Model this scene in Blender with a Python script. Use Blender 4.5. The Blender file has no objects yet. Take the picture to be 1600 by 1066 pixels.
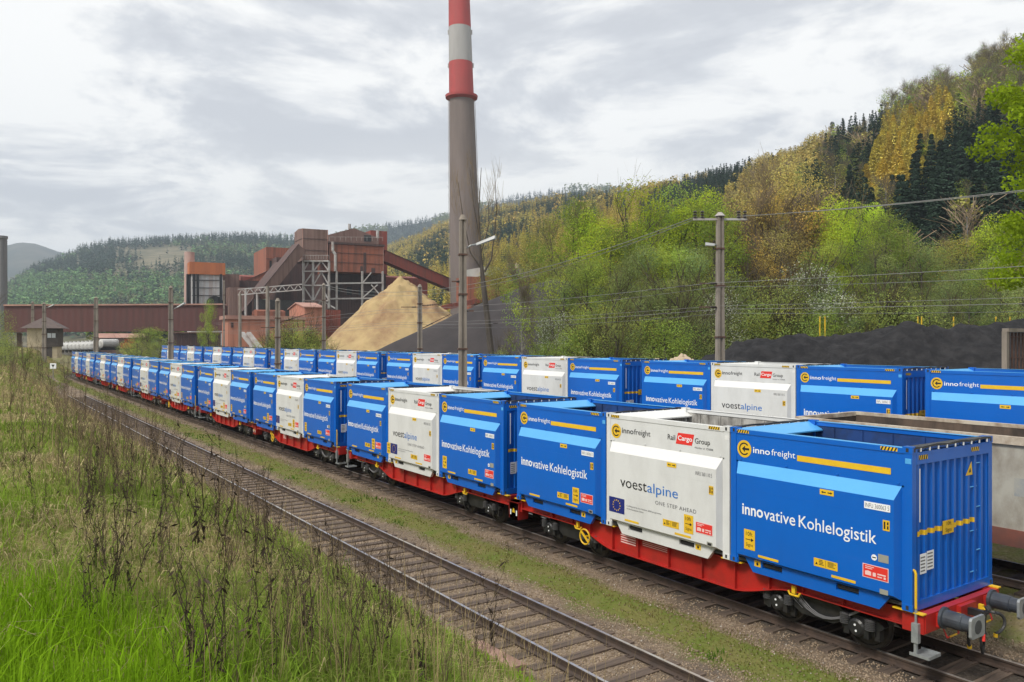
import bpy, math, random
import numpy as np
from mathutils import Vector, Matrix
R = math.radians
random.seed(7); rng = np.random.default_rng(7)
scene = bpy.context.scene
COL = scene.collection

# ---------------------------------------------------------------- camera, sky, sun, exposure
# world: rails run along +Y, X to the right of the bank, z = 0 at the rail top of the empty track
YAW = 34.5; CA, SA = math.cos(R(YAW)), math.sin(R(YAW)); EYE = 5.95; FPX = 1250.0; HOR = 530.0
cam_d = bpy.data.cameras.new('camera'); cam = bpy.data.objects.new('camera', cam_d); COL.objects.link(cam)
cam.location = (0, 0, EYE); cam.rotation_euler = (R(90), 0, R(-YAW))
cam_d.sensor_width = 36; cam_d.lens = FPX/1600*36; cam_d.shift_y = (HOR-533)/1600.0
cam_d.clip_start = 0.1; cam_d.clip_end = 12000
scene.camera = cam

SUN_EL, SUN_AZ = 48.0, 262.0          # azimuth clockwise from +Y
w = bpy.data.worlds.new('World'); scene.world = w; w.use_nodes = True
nt = w.node_tree; nt.nodes.clear()
def N(tree, t, **kw):
    n = tree.nodes.new(t)
    for k, v in kw.items(): setattr(n, k, v)
    return n
def world_nodes():
    L = nt.links.new
    out = N(nt, 'ShaderNodeOutputWorld')
    sky = N(nt, 'ShaderNodeTexSky', sky_type='NISHITA', sun_disc=False, sun_elevation=R(SUN_EL), sun_rotation=R(SUN_AZ))
    bg1 = N(nt, 'ShaderNodeBackground'); bg1.inputs[1].default_value = 0.1; L(sky.outputs[0], bg1.inputs[0])
    tc = N(nt, 'ShaderNodeTexCoord'); sep = N(nt, 'ShaderNodeSeparateXYZ'); L(tc.outputs['Generated'], sep.inputs[0])
    mx = N(nt, 'ShaderNodeMath', operation='MAXIMUM'); L(sep.outputs[2], mx.inputs[0]); mx.inputs[1].default_value = 0
    ad = N(nt, 'ShaderNodeMath', operation='ADD'); L(mx.outputs[0], ad.inputs[0]); ad.inputs[1].default_value = 0.13
    dx = N(nt, 'ShaderNodeMath', operation='DIVIDE'); L(sep.outputs[0], dx.inputs[0]); L(ad.outputs[0], dx.inputs[1])
    dy = N(nt, 'ShaderNodeMath', operation='DIVIDE'); L(sep.outputs[1], dy.inputs[0]); L(ad.outputs[0], dy.inputs[1])
    cb = N(nt, 'ShaderNodeCombineXYZ'); L(dx.outputs[0], cb.inputs[0]); L(dy.outputs[0], cb.inputs[1])
    cb.inputs[2].default_value = 3.7
    n1 = N(nt, 'ShaderNodeTexNoise'); n1.inputs['Scale'].default_value = 1.5; n1.inputs['Detail'].default_value = 9
    n1.inputs['Roughness'].default_value = 0.62; n1.inputs['Distortion'].default_value = 0.35; L(cb.outputs[0], n1.inputs['Vector'])
    r1 = N(nt, 'ShaderNodeValToRGB'); e = r1.color_ramp.elements
    e[0].position = 0.40; e[0].color = (0.43, 0.44, 0.46, 1)
    e[1].position = 0.55; e[1].color = (0.70, 0.695, 0.675, 1)
    m = e.new(0.455); m.color = (0.49, 0.50, 0.515, 1)
    m = e.new(0.495); m.color = (0.59, 0.592, 0.59, 1)
    L(n1.outputs[0], r1.inputs[0])
    # broad cream glow of thin cloud nearer the horizon
    n2 = N(nt, 'ShaderNodeTexNoise'); n2.inputs['Scale'].default_value = 0.4; n2.inputs['Detail'].default_value = 3
    L(cb.outputs[0], n2.inputs['Vector'])
    r2 = N(nt, 'ShaderNodeMapRange'); r2.inputs[1].default_value = 0.45; r2.inputs[2].default_value = 0.7; r2.inputs[4].default_value = 0.4
    L(n2.outputs[0], r2.inputs[0])
    mix = N(nt, 'ShaderNodeMix', data_type='RGBA'); L(r2.outputs[0], mix.inputs[0]); L(r1.outputs[0], mix.inputs[6]); mix.inputs[7].default_value = (0.70, 0.69, 0.655, 1)
    bg2 = N(nt, 'ShaderNodeBackground'); bg2.inputs[1].default_value = 1.0; L(mix.outputs[2], bg2.inputs[0])
    ms = N(nt, 'ShaderNodeMixShader'); ms.inputs[0].default_value = 0.93
    L(bg1.outputs[0], ms.inputs[1]); L(bg2.outputs[0], ms.inputs[2]); L(ms.outputs[0], out.inputs[0])
world_nodes()
sd = bpy.data.lights.new('sun', 'SUN'); sun = bpy.data.objects.new('sun', sd); COL.objects.link(sun)
sd.energy = 2.0; sd.angle = R(14); sd.color = (1.0, 0.95, 0.86)
_a = R(SUN_AZ); _to = Vector((math.sin(_a)*math.cos(R(SUN_EL)), math.cos(_a)*math.cos(R(SUN_EL)), math.sin(R(SUN_EL))))
sun.rotation_euler = _to.to_track_quat('Z', 'Y').to_euler()
sun.location = (-30, -10, 60)
vs = scene.view_settings; vs.view_transform = 'Standard'; vs.look = 'None'; vs.exposure = 0.75; vs.gamma = 1; vs.use_curve_mapping = False
cy = scene.cycles
cy.max_bounces = 6; cy.diffuse_bounces = 3; cy.glossy_bounces = 2; cy.transmission_bounces = 3; cy.transparent_max_bounces = 6; cy.volume_bounces = 0
cy.use_denoising = True

# ---------------------------------------------------------------- helpers
def at(px, py, z):
    u = (px-800)/FPX
    return Vector((z*(SA+CA*u), z*(CA-SA*u), EYE-(py-HOR)/FPX*z))
def pxof(X, Y, Z):
    d = SA*X+CA*Y; l = CA*X-SA*Y
    d = np.where(d < 0.05, 0.05, d)
    return 800+FPX*l/d, HOR-(Z-EYE)/d*FPX, d
def tag(o, label=None, cat=None, group=None, kind=None):
    if label: o['label'] = label
    if cat: o['category'] = cat
    if group: o['group'] = group
    if kind: o['kind'] = kind
    return o
def empty(name, loc=(0, 0, 0), rz=0, **k):
    o = bpy.data.objects.new(name, None); COL.objects.link(o); o.empty_display_size = 0.2
    o.location = loc; o.rotation_euler = (0, 0, rz)
    return tag(o, **k)
KIDS = {}
def link(name, me, parent=None):
    o = bpy.data.objects.new(name, me); COL.objects.link(o)
    if parent:
        o.parent = parent; KIDS.setdefault(parent, []).append(o)
    return o
def copy_tree(o, parent=None):
    c = o.copy(); COL.objects.link(c)
    if parent:
        c.parent = parent; KIDS.setdefault(parent, []).append(c)
    for ch in KIDS.get(o, []): copy_tree(ch, c)
    return c
class MB:
    def __init__(s): s.v = []; s.f = []; s.m = []; s.mi = 0
    def add(s, vs_, fs):
        b = len(s.v); s.v += [tuple(p) for p in vs_]
        for f in fs: s.f.append([b+i for i in f]); s.m.append(s.mi)
        return s
    def hexa(s, p):   # bottom 4 ccw, top 4 ccw
        return s.add(p, [(3, 2, 1, 0), (4, 5, 6, 7), (0, 1, 5, 4), (1, 2, 6, 5), (2, 3, 7, 6), (3, 0, 4, 7)])
    def box(s, x0, x1, y0, y1, z0, z1):
        return s.hexa([(x0, y0, z0), (x1, y0, z0), (x1, y1, z0), (x0, y1, z0), (x0, y0, z1), (x1, y0, z1), (x1, y1, z1), (x0, y1, z1)])
    def bar(s, a, b, wd, ht, up=Vector((0, 0, 1))):
        a = Vector(a); b = Vector(b); d = (b-a).normalized()
        if abs(d.dot(up)) > 0.95: up = Vector((0, 1, 0))
        sx = d.cross(up).normalized()*wd/2; uz = sx.cross(d).normalized()*ht/2
        return s.hexa([a-sx-uz, a+sx-uz, b+sx-uz, b-sx-uz, a-sx+uz, a+sx+uz, b+sx+uz, b-sx+uz])
    def prism(s, poly, a0, a1, ax):   # poly in the other two axes (cyclic order), extruded along ax
        n = len(poly)
        def P(q, a):
            return {'x': (a, q[0], q[1]), 'y': (q[0], a, q[1]), 'z': (q[0], q[1], a)}[ax]
        v = [P(q, a0) for q in poly]+[P(q, a1) for q in poly]
        f = [tuple(range(n))[::-1], tuple(range(n, 2*n))]+[(i, (i+1) % n, n+(i+1) % n, n+i) for i in range(n)]
        return s.add(v, f)
    def tube(s, a, b, r0, r1=None, n=8, cap=True):
        r1 = r0 if r1 is None else r1
        a = Vector(a); b = Vector(b); d = (b-a).normalized()
        x = d.orthogonal().normalized(); y = d.cross(x)
        v = []
        for p, r in ((a, r0), (b, r1)):
            for i in range(n):
                t = 2*math.pi*i/n; v.append(p+x*(r*math.cos(t))+y*(r*math.sin(t)))
        f = [(i, (i+1) % n, n+(i+1) % n, n+i) for i in range(n)]
        if cap: f += [tuple(range(n))[::-1], tuple(range(n, 2*n))]
        return s.add(v, f)
    def path(s, pts, r, n=6):
        for a, b in zip(pts[:-1], pts[1:]): s.tube(a, b, r, r, n)
        return s
    def lathe(s, c, prof, n=24, ax='z'):   # prof: (r, h)
        v = []
        for r, h in prof:
            for i in range(n):
                t = 2*math.pi*i/n; q = (r*math.cos(t), r*math.sin(t))
                v.append({'z': (c[0]+q[0], c[1]+q[1], c[2]+h), 'y': (c[0]+q[0], c[1]+h, c[2]+q[1]), 'x': (c[0]+h, c[1]+q[0], c[2]+q[1])}[ax])
        f = []
        for k in range(len(prof)-1):
            for i in range(n): f.append((k*n+i, k*n+(i+1) % n, (k+1)*n+(i+1) % n, (k+1)*n+i))
        f += [tuple(range(n))[::-1], tuple(range((len(prof)-1)*n, len(prof)*n))]
        return s.add(v, f)
    def build(s, name, mats, parent=None, smooth=False, fix=True):
        me = bpy.data.meshes.new(name); me.from_pydata(s.v, [], s.f)
        if not isinstance(mats, (list, tuple)): mats = [mats]
        for m in mats: me.materials.append(m)
        me.polygons.foreach_set('material_index', s.m)
        if fix:
            import bmesh
            bm = bmesh.new(); bm.from_mesh(me); bmesh.ops.recalc_face_normals(bm, faces=bm.faces); bm.to_mesh(me); bm.free()
        if smooth: me.polygons.foreach_set('use_smooth', [True]*len(me.polygons))
        me.update()
        return link(name, me, parent)
def np_mesh(name, V, F, mat, col=None, smooth=False):
    """V (n,3), F (m,k) constant-k faces, col (n,3) per vertex"""
    me = bpy.data.meshes.new(name)
    V = np.asarray(V, np.float32); F = np.asarray(F, np.int32); k = F.shape[1]
    me.vertices.add(len(V)); me.vertices.foreach_set('co', V.ravel())
    me.loops.add(F.size); me.loops.foreach_set('vertex_index', F.ravel())
    me.polygons.add(len(F)); me.polygons.foreach_set('loop_start', np.arange(0, F.size, k, dtype=np.int32))
    me.polygons.foreach_set('loop_total', np.full(len(F), k, np.int32))
    if smooth: me.polygons.foreach_set('use_smooth', np.ones(len(F), bool))
    me.materials.append(mat)
    if col is not None:
        a = me.attributes.new('Col', 'FLOAT_COLOR', 'POINT')
        c = np.ones((len(V), 4), np.float32); c[:, :3] = col; a.data.foreach_set('color', c.ravel())
    me.update(); me.validate()
    return me

# ---------------------------------------------------------------- materials
def mat(name, c, rough=0.6, c2=None, scale=3.0, lo=0.4, hi=0.65, metal=0.0, bump=0.0, bscale=None, stretch=(1, 1, 1), spec=0.5, coat=0.0, detail=6.0):
    m = bpy.data.materials.new(name); m.use_nodes = True; t = m.node_tree; b = t.nodes['Principled BSDF']; L = t.links.new
    b.inputs['Base Color'].default_value = (*c, 1); b.inputs['Roughness'].default_value = rough; b.inputs['Metallic'].default_value = metal
    b.inputs['Specular IOR Level'].default_value = spec; b.inputs['Coat Weight'].default_value = coat
    if c2 or bump:
        tc = N(t, 'ShaderNodeTexCoord'); mp = N(t, 'ShaderNodeMapping'); mp.inputs['Scale'].default_value = stretch; L(tc.outputs['Object'], mp.inputs[0])
    if c2:
        n = N(t, 'ShaderNodeTexNoise'); n.inputs['Scale'].default_value = scale; n.inputs['Detail'].default_value = detail; n.inputs['Roughness'].default_value = 0.65; L(mp.outputs[0], n.inputs['Vector'])
        mr = N(t, 'ShaderNodeMapRange'); mr.inputs[1].default_value = lo; mr.inputs[2].default_value = hi; L(n.outputs[0], mr.inputs[0])
        mx = N(t, 'ShaderNodeMix', data_type='RGBA'); L(mr.outputs[0], mx.inputs[0]); mx.inputs[6].default_value = (*c, 1); mx.inputs[7].default_value = (*c2, 1); L(mx.outputs[2], b.inputs['Base Color'])
    if bump:
        n = N(t, 'ShaderNodeTexNoise'); n.inputs['Scale'].default_value = bscale or scale*3; n.inputs['Detail'].default_value = 5; L(mp.outputs[0], n.inputs['Vector'])
        bp = N(t, 'ShaderNodeBump'); bp.inputs['Strength'].default_value = bump; bp.inputs['Distance'].default_value = 0.05; L(n.outputs[0], bp.inputs['Height']); L(bp.outputs[0], b.inputs['Normal'])
    return m
def sheet_mat(name, c, c2, period, rough=0.7, dirt=(0.10, 0.05, 0.035)):
    """vertically ribbed cladding, streaked with dust"""
    m = mat(name, c, rough, c2, 0.12, 0.35, 0.7, stretch=(1, 1, 0.45), detail=8); t = m.node_tree; L = t.links.new; b = t.nodes['Principled BSDF']
    src = b.inputs['Base Color'].links[0].from_socket
    tc = N(t, 'ShaderNodeTexCoord'); mp = N(t, 'ShaderNodeMapping'); mp.inputs['Scale'].default_value = (1.2, 1.2, 0.06); L(tc.outputs['Object'], mp.inputs[0])
    n = N(t, 'ShaderNodeTexNoise'); n.inputs['Scale'].default_value = 1.0; n.inputs['Detail'].default_value = 6; L(mp.outputs[0], n.inputs[0])
    mr = N(t, 'ShaderNodeMapRange'); mr.inputs[1].default_value = 0.45; mr.inputs[2].default_value = 0.75; mr.inputs[4].default_value = 0.8; L(n.outputs[0], mr.inputs[0])
    mx = N(t, 'ShaderNodeMix', data_type='RGBA'); L(mr.outputs[0], mx.inputs[0]); L(src, mx.inputs[6]); mx.inputs[7].default_value = (*dirt, 1); L(mx.outputs[2], b.inputs['Base Color'])
    s = N(t, 'ShaderNodeSeparateXYZ'); L(tc.outputs['Object'], s.inputs[0])
    a = N(t, 'ShaderNodeMath', operation='ADD'); L(s.outputs[0], a.inputs[0]); L(s.outputs[1], a.inputs[1])
    k = N(t, 'ShaderNodeMath', operation='MULTIPLY'); L(a.outputs[0], k.inputs[0]); k.inputs[1].default_value = 2*math.pi/(period*.45)
    si = N(t, 'ShaderNodeMath', operation='SINE'); L(k.outputs[0], si.inputs[0])
    bp = N(t, 'ShaderNodeBump'); bp.inputs['Strength'].default_value = 0.4; bp.inputs['Distance'].default_value = 0.05; L(si.outputs[0], bp.inputs['Height']); L(bp.outputs[0], b.inputs['Normal'])
    return m
def leaf_mat(name, trans=0.35, var=0.25, tint=(1, 1, 1)):
    m = bpy.data.materials.new(name); m.use_nodes = True; t = m.node_tree; L = t.links.new; t.nodes.clear()
    at_ = N(t, 'ShaderNodeAttribute', attribute_name='Col'); oi = N(t, 'ShaderNodeObjectInfo')
    mr = N(t, 'ShaderNodeMapRange'); mr.inputs[3].default_value = 1-var; mr.inputs[4].default_value = 1+var; L(oi.outputs['Random'], mr.inputs[0])
    vm = N(t, 'ShaderNodeVectorMath', operation='SCALE'); L(at_.outputs['Color'], vm.inputs[0]); L(mr.outputs[0], vm.inputs['Scale'])
    vt = N(t, 'ShaderNodeVectorMath', operation='MULTIPLY'); L(vm.outputs[0], vt.inputs[0]); vt.inputs[1].default_value = tint
    d = N(t, 'ShaderNodeBsdfDiffuse'); L(vt.outputs[0], d.inputs[0]); tr = N(t, 'ShaderNodeBsdfTranslucent'); L(vt.outputs[0], tr.inputs[0])
    ms = N(t, 'ShaderNodeMixShader'); ms.inputs[0].default_value = trans; L(d.outputs[0], ms.inputs[1]); L(tr.outputs[0], ms.inputs[2])
    o = N(t, 'ShaderNodeOutputMaterial'); L(ms.outputs[0], o.inputs[0])
    return m
M = dict(
    blue=mat('blue_paint', (0.002, 0.122, 0.54), 0.30, (0.004, 0.110, 0.485), 0.7, 0.4, 0.7, coat=0.25, bump=0.05, bscale=1.6, stretch=(1, 1, .5)),
    blue_in=mat('blue_inner', (0.010, 0.05, 0.20), 0.6, (0.012, 0.03, 0.09), 1.8, bump=0.1),
    sky_blue=mat('light_blue_paint_and_sheen', (0.080, 0.36, 0.72), 0.35, (0.09, 0.38, 0.74), 1.2),
    white=mat('white_paint', (0.68, 0.69, 0.685), 0.36, (0.56, 0.565, 0.555), 1.1, 0.42, 0.75, coat=0.2, bump=0.05, bscale=1.6, stretch=(1, 1, .5)),
    white_lit=mat('lit_white_paint', (0.70, 0.70, 0.685), 0.4),  # lighter copy of the white: light on up-facing panels put into the colour
    white_in=mat('dusty_white_inner', (0.45, 0.44, 0.41), 0.7, (0.12, 0.11, 0.10), 2.2, 0.4, 0.62, stretch=(1, 1, 0.4)),
    dark_floor=mat('coal_dusted_floor', (0.03, 0.03, 0.032), 0.9, (0.06, 0.055, 0.05), 4, bump=0.4),
    rubber=mat('rubber_and_dark_recess', (0.022, 0.023, 0.026), 0.55, (0.05, 0.05, 0.052), 2.5),
    red=mat('red_paint', (0.44, 0.020, 0.015), 0.4, (0.26, 0.022, 0.018), 1.5, 0.42, 0.72, coat=0.15, stretch=(1, 1, 1.5)),
    yellow=mat('yellow_paint', (0.78, 0.50, 0.02), 0.45, (0.70, 0.42, 0.02), 3),
    black=mat('black_print', (0.015, 0.015, 0.017), 0.5),
    ink=mat('grey_print', (0.16, 0.16, 0.17), 0.5),
    lwhite=mat('white_print', (0.82, 0.84, 0.86), 0.5),
    lblue=mat('blue_print', (0.02, 0.16, 0.52), 0.5),
    lred=mat('red_print', (0.72, 0.035, 0.025), 0.5),
    pink=mat('pale_print', (0.8, 0.55, 0.53), 0.5),
    euflag=mat('navy_print', (0.01, 0.02, 0.17), 0.5),
    tagplate=mat('grey_plate', (0.30, 0.30, 0.26), 0.5),
    bogie=mat('black_bogie', (0.014, 0.015, 0.017), 0.42, (0.03, 0.029, 0.028), 4, bump=0.1),
    wheel=mat('dark_wheel', (0.030, 0.028, 0.027), 0.5, (0.06, 0.05, 0.04), 4),
    grey=mat('galvanised', (0.33, 0.35, 0.36), 0.45, (0.25, 0.27, 0.28), 8, metal=0.3),
    buffer=mat('buffer_grey', (0.055, 0.065, 0.08), 0.4, (0.035, 0.04, 0.05), 5),
    rail=mat('rust_rail', (0.075, 0.05, 0.038), 0.7, (0.045, 0.033, 0.028), 5),
    railtop=mat('polished_rail', (0.62, 0.60, 0.58), 0.28, (0.45, 0.41, 0.37), 3, metal=0.7),
    sleeper=mat('oiled_sleeper', (0.14, 0.10, 0.074), 0.85, (0.06, 0.044, 0.035), 2.2, bump=0.6, bscale=8, stretch=(0.25, 3, 1)),
    concrete=mat('weathered_concrete', (0.29, 0.25, 0.21), 0.9, (0.18, 0.155, 0.13), 1.2, bump=0.25, bscale=12, stretch=(1, 1, 0.35)),
    rust=mat('rust_iron', (0.11, 0.055, 0.038), 0.8, (0.07, 0.042, 0.034), 1.5),
    wire=mat('grey_cable', (0.20, 0.20, 0.19), 0.6),
    porcelain=mat('brown_insulator', (0.03, 0.022, 0.02), 0.3),
    lamp=mat('lamp_housing', (0.45, 0.46, 0.46), 0.5),
    bark=mat('grey_bark', (0.085, 0.07, 0.056), 0.9, (0.045, 0.037, 0.03), 2, stretch=(1, 1, 0.3)),
    birch=mat('pale_bark', (0.34, 0.32, 0.28), 0.9, (0.10, 0.09, 0.08), 2.5),
    stones=mat('ballast_stone', (0.22, 0.185, 0.155), 0.9),
    cream=mat('cream_plaster', (0.52, 0.44, 0.30), 0.9, (0.42, 0.35, 0.24), 0.8),
    tile=mat('brown_roof', (0.115, 0.085, 0.075), 0.8, (0.08, 0.06, 0.055), 1.5, stretch=(1, 1, 4)),
    darkwood=mat('dark_cladding', (0.085, 0.07, 0.06), 0.8, (0.055, 0.045, 0.04), 1.5),
    glass=mat('window_glass', (0.55, 0.58, 0.60), 0.15),
    steelwhite=mat('pale_steel', (0.42, 0.41, 0.40), 0.6, (0.30, 0.25, 0.23), 0.6),
)
M['brown_sheet'] = sheet_mat('brown_cladding', (0.23, 0.145, 0.12), (0.18, 0.10, 0.08), 0.9)
M['rust_sheet'] = sheet_mat('rust_red_cladding', (0.34, 0.105, 0.055), (0.25, 0.09, 0.058), 0.9)
M['red_sheet'] = sheet_mat('red_cladding', (0.27, 0.055, 0.035), (0.20, 0.05, 0.035), 0.9)
M['dark_sheet'] = sheet_mat('dark_brown_cladding', (0.10, 0.052, 0.045), (0.07, 0.04, 0.036), 1.0, dirt=(0.035, 0.025, 0.022))
M['bridge_sheet'] = sheet_mat('oxblood_cladding', (0.105, 0.034, 0.029), (0.085, 0.030, 0.026), 1.2, dirt=(0.07, 0.033, 0.028))
M['orange_sheet'] = sheet_mat('orange_cladding', (0.48, 0.15, 0.05), (0.40, 0.13, 0.05), 0.8, dirt=(0.30, 0.10, 0.05))
M['salmon'] = sheet_mat('salmon_render', (0.48, 0.20, 0.13), (0.40, 0.17, 0.11), 3.0, dirt=(0.26, 0.12, 0.085))
M['silver_sheet'] = sheet_mat('silver_cladding', (0.62, 0.62, 0.63), (0.50, 0.49, 0.48), 1.2, dirt=(0.40, 0.30, 0.26))
M['pinkroof'] = mat('dusty_roof', (0.42, 0.24, 0.19), 0.85, (0.30, 0.16, 0.13), 0.3)
M['leaf'] = leaf_mat('leaves', 0.48, 0.25); M['needle'] = leaf_mat('needles', 0.12, 0.22); M['twig'] = leaf_mat('twigs', 0.1, 0.2)
M['blade'] = leaf_mat('grass_blades', 0.4, 0.0); M['weed'] = leaf_mat('dry_weeds', 0.1, 0.25)

# ---------------------------------------------------------------- terrain
def ss(a, b, x):
    t = np.clip((np.asarray(x, float)-a)/(b-a), 0, 1); return t*t*(3-2*t)
def vnoise(x, y, s, seed=0):
    """smooth value noise in numpy"""
    x = np.asarray(x, float)/s; y = np.asarray(y, float)/s
    xi = np.floor(x).astype(np.int64); yi = np.floor(y).astype(np.int64); fx = x-xi; fy = y-yi
    fx = fx*fx*(3-2*fx); fy = fy*fy*(3-2*fy)
    def h(a, b):
        n = (a*374761393+b*668265263+seed*982451653) & 0x7fffffff
        n = ((n ^ (n >> 13))*1274126177) & 0x7fffffff
        return ((n ^ (n >> 16)) & 0xffff)/65535.0
    return (h(xi, yi)*(1-fx)+h(xi+1, yi)*fx)*(1-fy)+(h(xi, yi+1)*(1-fx)+h(xi+1, yi+1)*fx)*fy-0.5
GX = np.array([-400, -60, -8, 0, 1.2, 2.2, 7.6, 8.25, 8.6, 12.2, 12.6, 13.2, 13.8, 17.0, 18.6, 22.4, 24.4, 30, 45, 70, 110, 300, 5000.])
GZ = np.array([3.5, 4.8, 4.6, 4.42, 4.35, 4.02, .22, -.12, -.2, -.21, -.16, -.17, -.21, -.21, .23, .25, .74, .76, 1.2, 2.0, 4.0, 5.0, 5.0])
def toe(Y): return 2.6*ss(92, 120, Y)+5.5*ss(138, 154, Y)
def G(X, Y):
    X = np.asarray(X, float); Y = np.asarray(Y, float)
    h = np.interp(X-np.where(X < 16, toe(Y), 0), GX, GZ)
    bank = ss(8.3+toe(Y), 6.5+toe(Y), X)
    h = h+bank*(0.28*vnoise(X, Y, 2.6, 3)+0.12*vnoise(X, Y, 0.9, 5))
    far = ss(165, 230, Y)*ss(60, 30, X)
    h = h*(1-far)+far*np.clip(h, 0.2, 1.0)
    return h
def G1(x, y): return float(G(np.array([x]), np.array([y]))[0])
def grid(xs, ys, zf):
    X, Y = np.meshgrid(xs, ys); Z = zf(X, Y); V = np.stack([X, Y, Z], -1).reshape(-1, 3)
    nx = len(xs); ny = len(ys); i = np.arange(nx-1)[None, :]+np.arange(ny-1)[:, None]*nx
    F = np.stack([i, i+1, i+1+nx, i+nx], -1).reshape(-1, 4)
    return V, F
def ground_mat():
    m = bpy.data.materials.new('yard_ground'); m.use_nodes = True; t = m.node_tree; L = t.links.new; b = t.nodes['Principled BSDF']
    b.inputs['Roughness'].default_value = 0.95; b.inputs['Specular IOR Level'].default_value = 0.15
    g = N(t, 'ShaderNodeNewGeometry'); s = N(t, 'ShaderNodeSeparateXYZ'); L(g.outputs['Position'], s.inputs[0])
    def noise(sc, det=5, rough=0.6):
        n = N(t, 'ShaderNodeTexNoise'); n.inputs['Scale'].default_value = sc; n.inputs['Detail'].default_value = det; n.inputs['Roughness'].default_value = rough; L(g.outputs['Position'], n.inputs['Vector']); return n.outputs[0]
    def rng_(v, a, b_, c=0., d=1.):
        r = N(t, 'ShaderNodeMapRange'); r.inputs[1].default_value = a; r.inputs[2].default_value = b_; r.inputs[3].default_value = c; r.inputs[4].default_value = d; L(v, r.inputs[0]); return r.outputs[0]
    def math_(op, a, b_):
        n = N(t, 'ShaderNodeMath', operation=op)
        for i, q in enumerate((a, b_)):
            if isinstance(q, (int, float)): n.inputs[i].default_value = q
            else: L(q, n.inputs[i])
        return n.outputs[0]
    def mix(f, a, b_):
        n = N(t, 'ShaderNodeMix', data_type='RGBA')
        if isinstance(f, float): n.inputs[0].default_value = f
        else: L(f, n.inputs[0])
        for i, q in ((6, a), (7, b_)):
            if isinstance(q, tuple): n.inputs[i].default_value = (*q, 1)
            else: L(q, n.inputs[i])
        return n.outputs[2]
    vo = N(t, 'ShaderNodeTexVoronoi'); vo.inputs['Scale'].default_value = 16; L(g.outputs['Position'], vo.inputs['Vector'])
    sv = N(t, 'ShaderNodeSeparateColor'); L(vo.outputs['Color'], sv.inputs[0])
    bal = mix(sv.outputs[0], (0.165, 0.119, 0.08), (0.34, 0.265, 0.195))
    bal = mix(rng_(noise(0.5), 0.4, 0.7), bal, (0.115, 0.092, 0.072))
    moss = mix(rng_(noise(1.3, 8), 0.35, 0.65), (0.115, 0.15, 0.028), (0.17, 0.15, 0.055))
    soil = mix(rng_(noise(1.1, 7), 0.35, 0.65), (0.14, 0.17, 0.035), (0.25, 0.19, 0.085))
    dirt = mix(rng_(noise(0.35, 6), 0.4, 0.6), (0.09, 0.08, 0.055), (0.055, 0.05, 0.045))
    x = math_('ADD', s.outputs[0], rng_(noise(0.8, 6), 0.2, 0.8, -0.45, 0.45))
    # moss strip between the empty track and the train
    strip = math_('MULTIPLY', rng_(x, 11.5, 12.0), rng_(x, 13.4, 13.0))
    strip = math_('MULTIPLY', strip, rng_(noise(2.2, 8), 0.22, 0.40, 0.6, 1.0))
    c = mix(strip, bal, moss)
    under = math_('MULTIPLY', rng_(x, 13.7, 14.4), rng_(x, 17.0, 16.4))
    c = mix(under, c, mix(sv.outputs[0], (0.045, 0.038, 0.032), (0.085, 0.07, 0.058)))  # darker ballast below the front train: its shade put into the colour
    yard = math_('MULTIPLY', rng_(x, 16.8, 17.4), rng_(noise(0.9, 7), 0.4, 0.55, 0.2, 0.9))
    c = mix(yard, c, moss)
    c = mix(rng_(x, 27.6, 28.6), c, dirt)
    c = mix(rng_(x, 60, 75), c, (0.07, 0.085, 0.025))
    bz = N(t, 'ShaderNodeTexNoise'); bz.inputs['Scale'].default_value = 0.0
    c = mix(math_('MULTIPLY', rng_(x, 8.7, 8.1), rng_(s.outputs[1], 400, 300)), c, soil)
    c = mix(math_('MULTIPLY', rng_(s.outputs[2], 0.15, 0.5), rng_(x, 16, 15)), c, soil)
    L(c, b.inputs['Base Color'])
    bp = N(t, 'ShaderNodeBump'); bp.inputs['Strength'].default_value = 0.7; bp.inputs['Distance'].default_value = 0.04; L(vo.outputs['Distance'], bp.inputs['Height']); L(bp.outputs[0], b.inputs['Normal'])
    return m
def build_ground():
    xs = np.concatenate([[-3000, -800, -300, -120, -60, -30, -15], np.arange(-8, 9.0, 0.3), np.arange(9.0, 19, 0.25), np.arange(19, 46, 0.8), [50, 60, 70, 85, 110, 150, 300, 700, 1500, 3500]])
    ys = np.concatenate([[-800, -200, -60, -30, -15, -8], np.arange(-5, 40, 0.35), np.arange(40, 100, 1.0), np.arange(100, 240, 3), [260, 300, 400, 600, 1000, 2000, 4200]])
    V, F = grid(xs, ys, G)
    o = link('ground', np_mesh('ground', V, F, ground_mat(), smooth=True)); tag(o, kind='structure')
build_ground()

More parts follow.
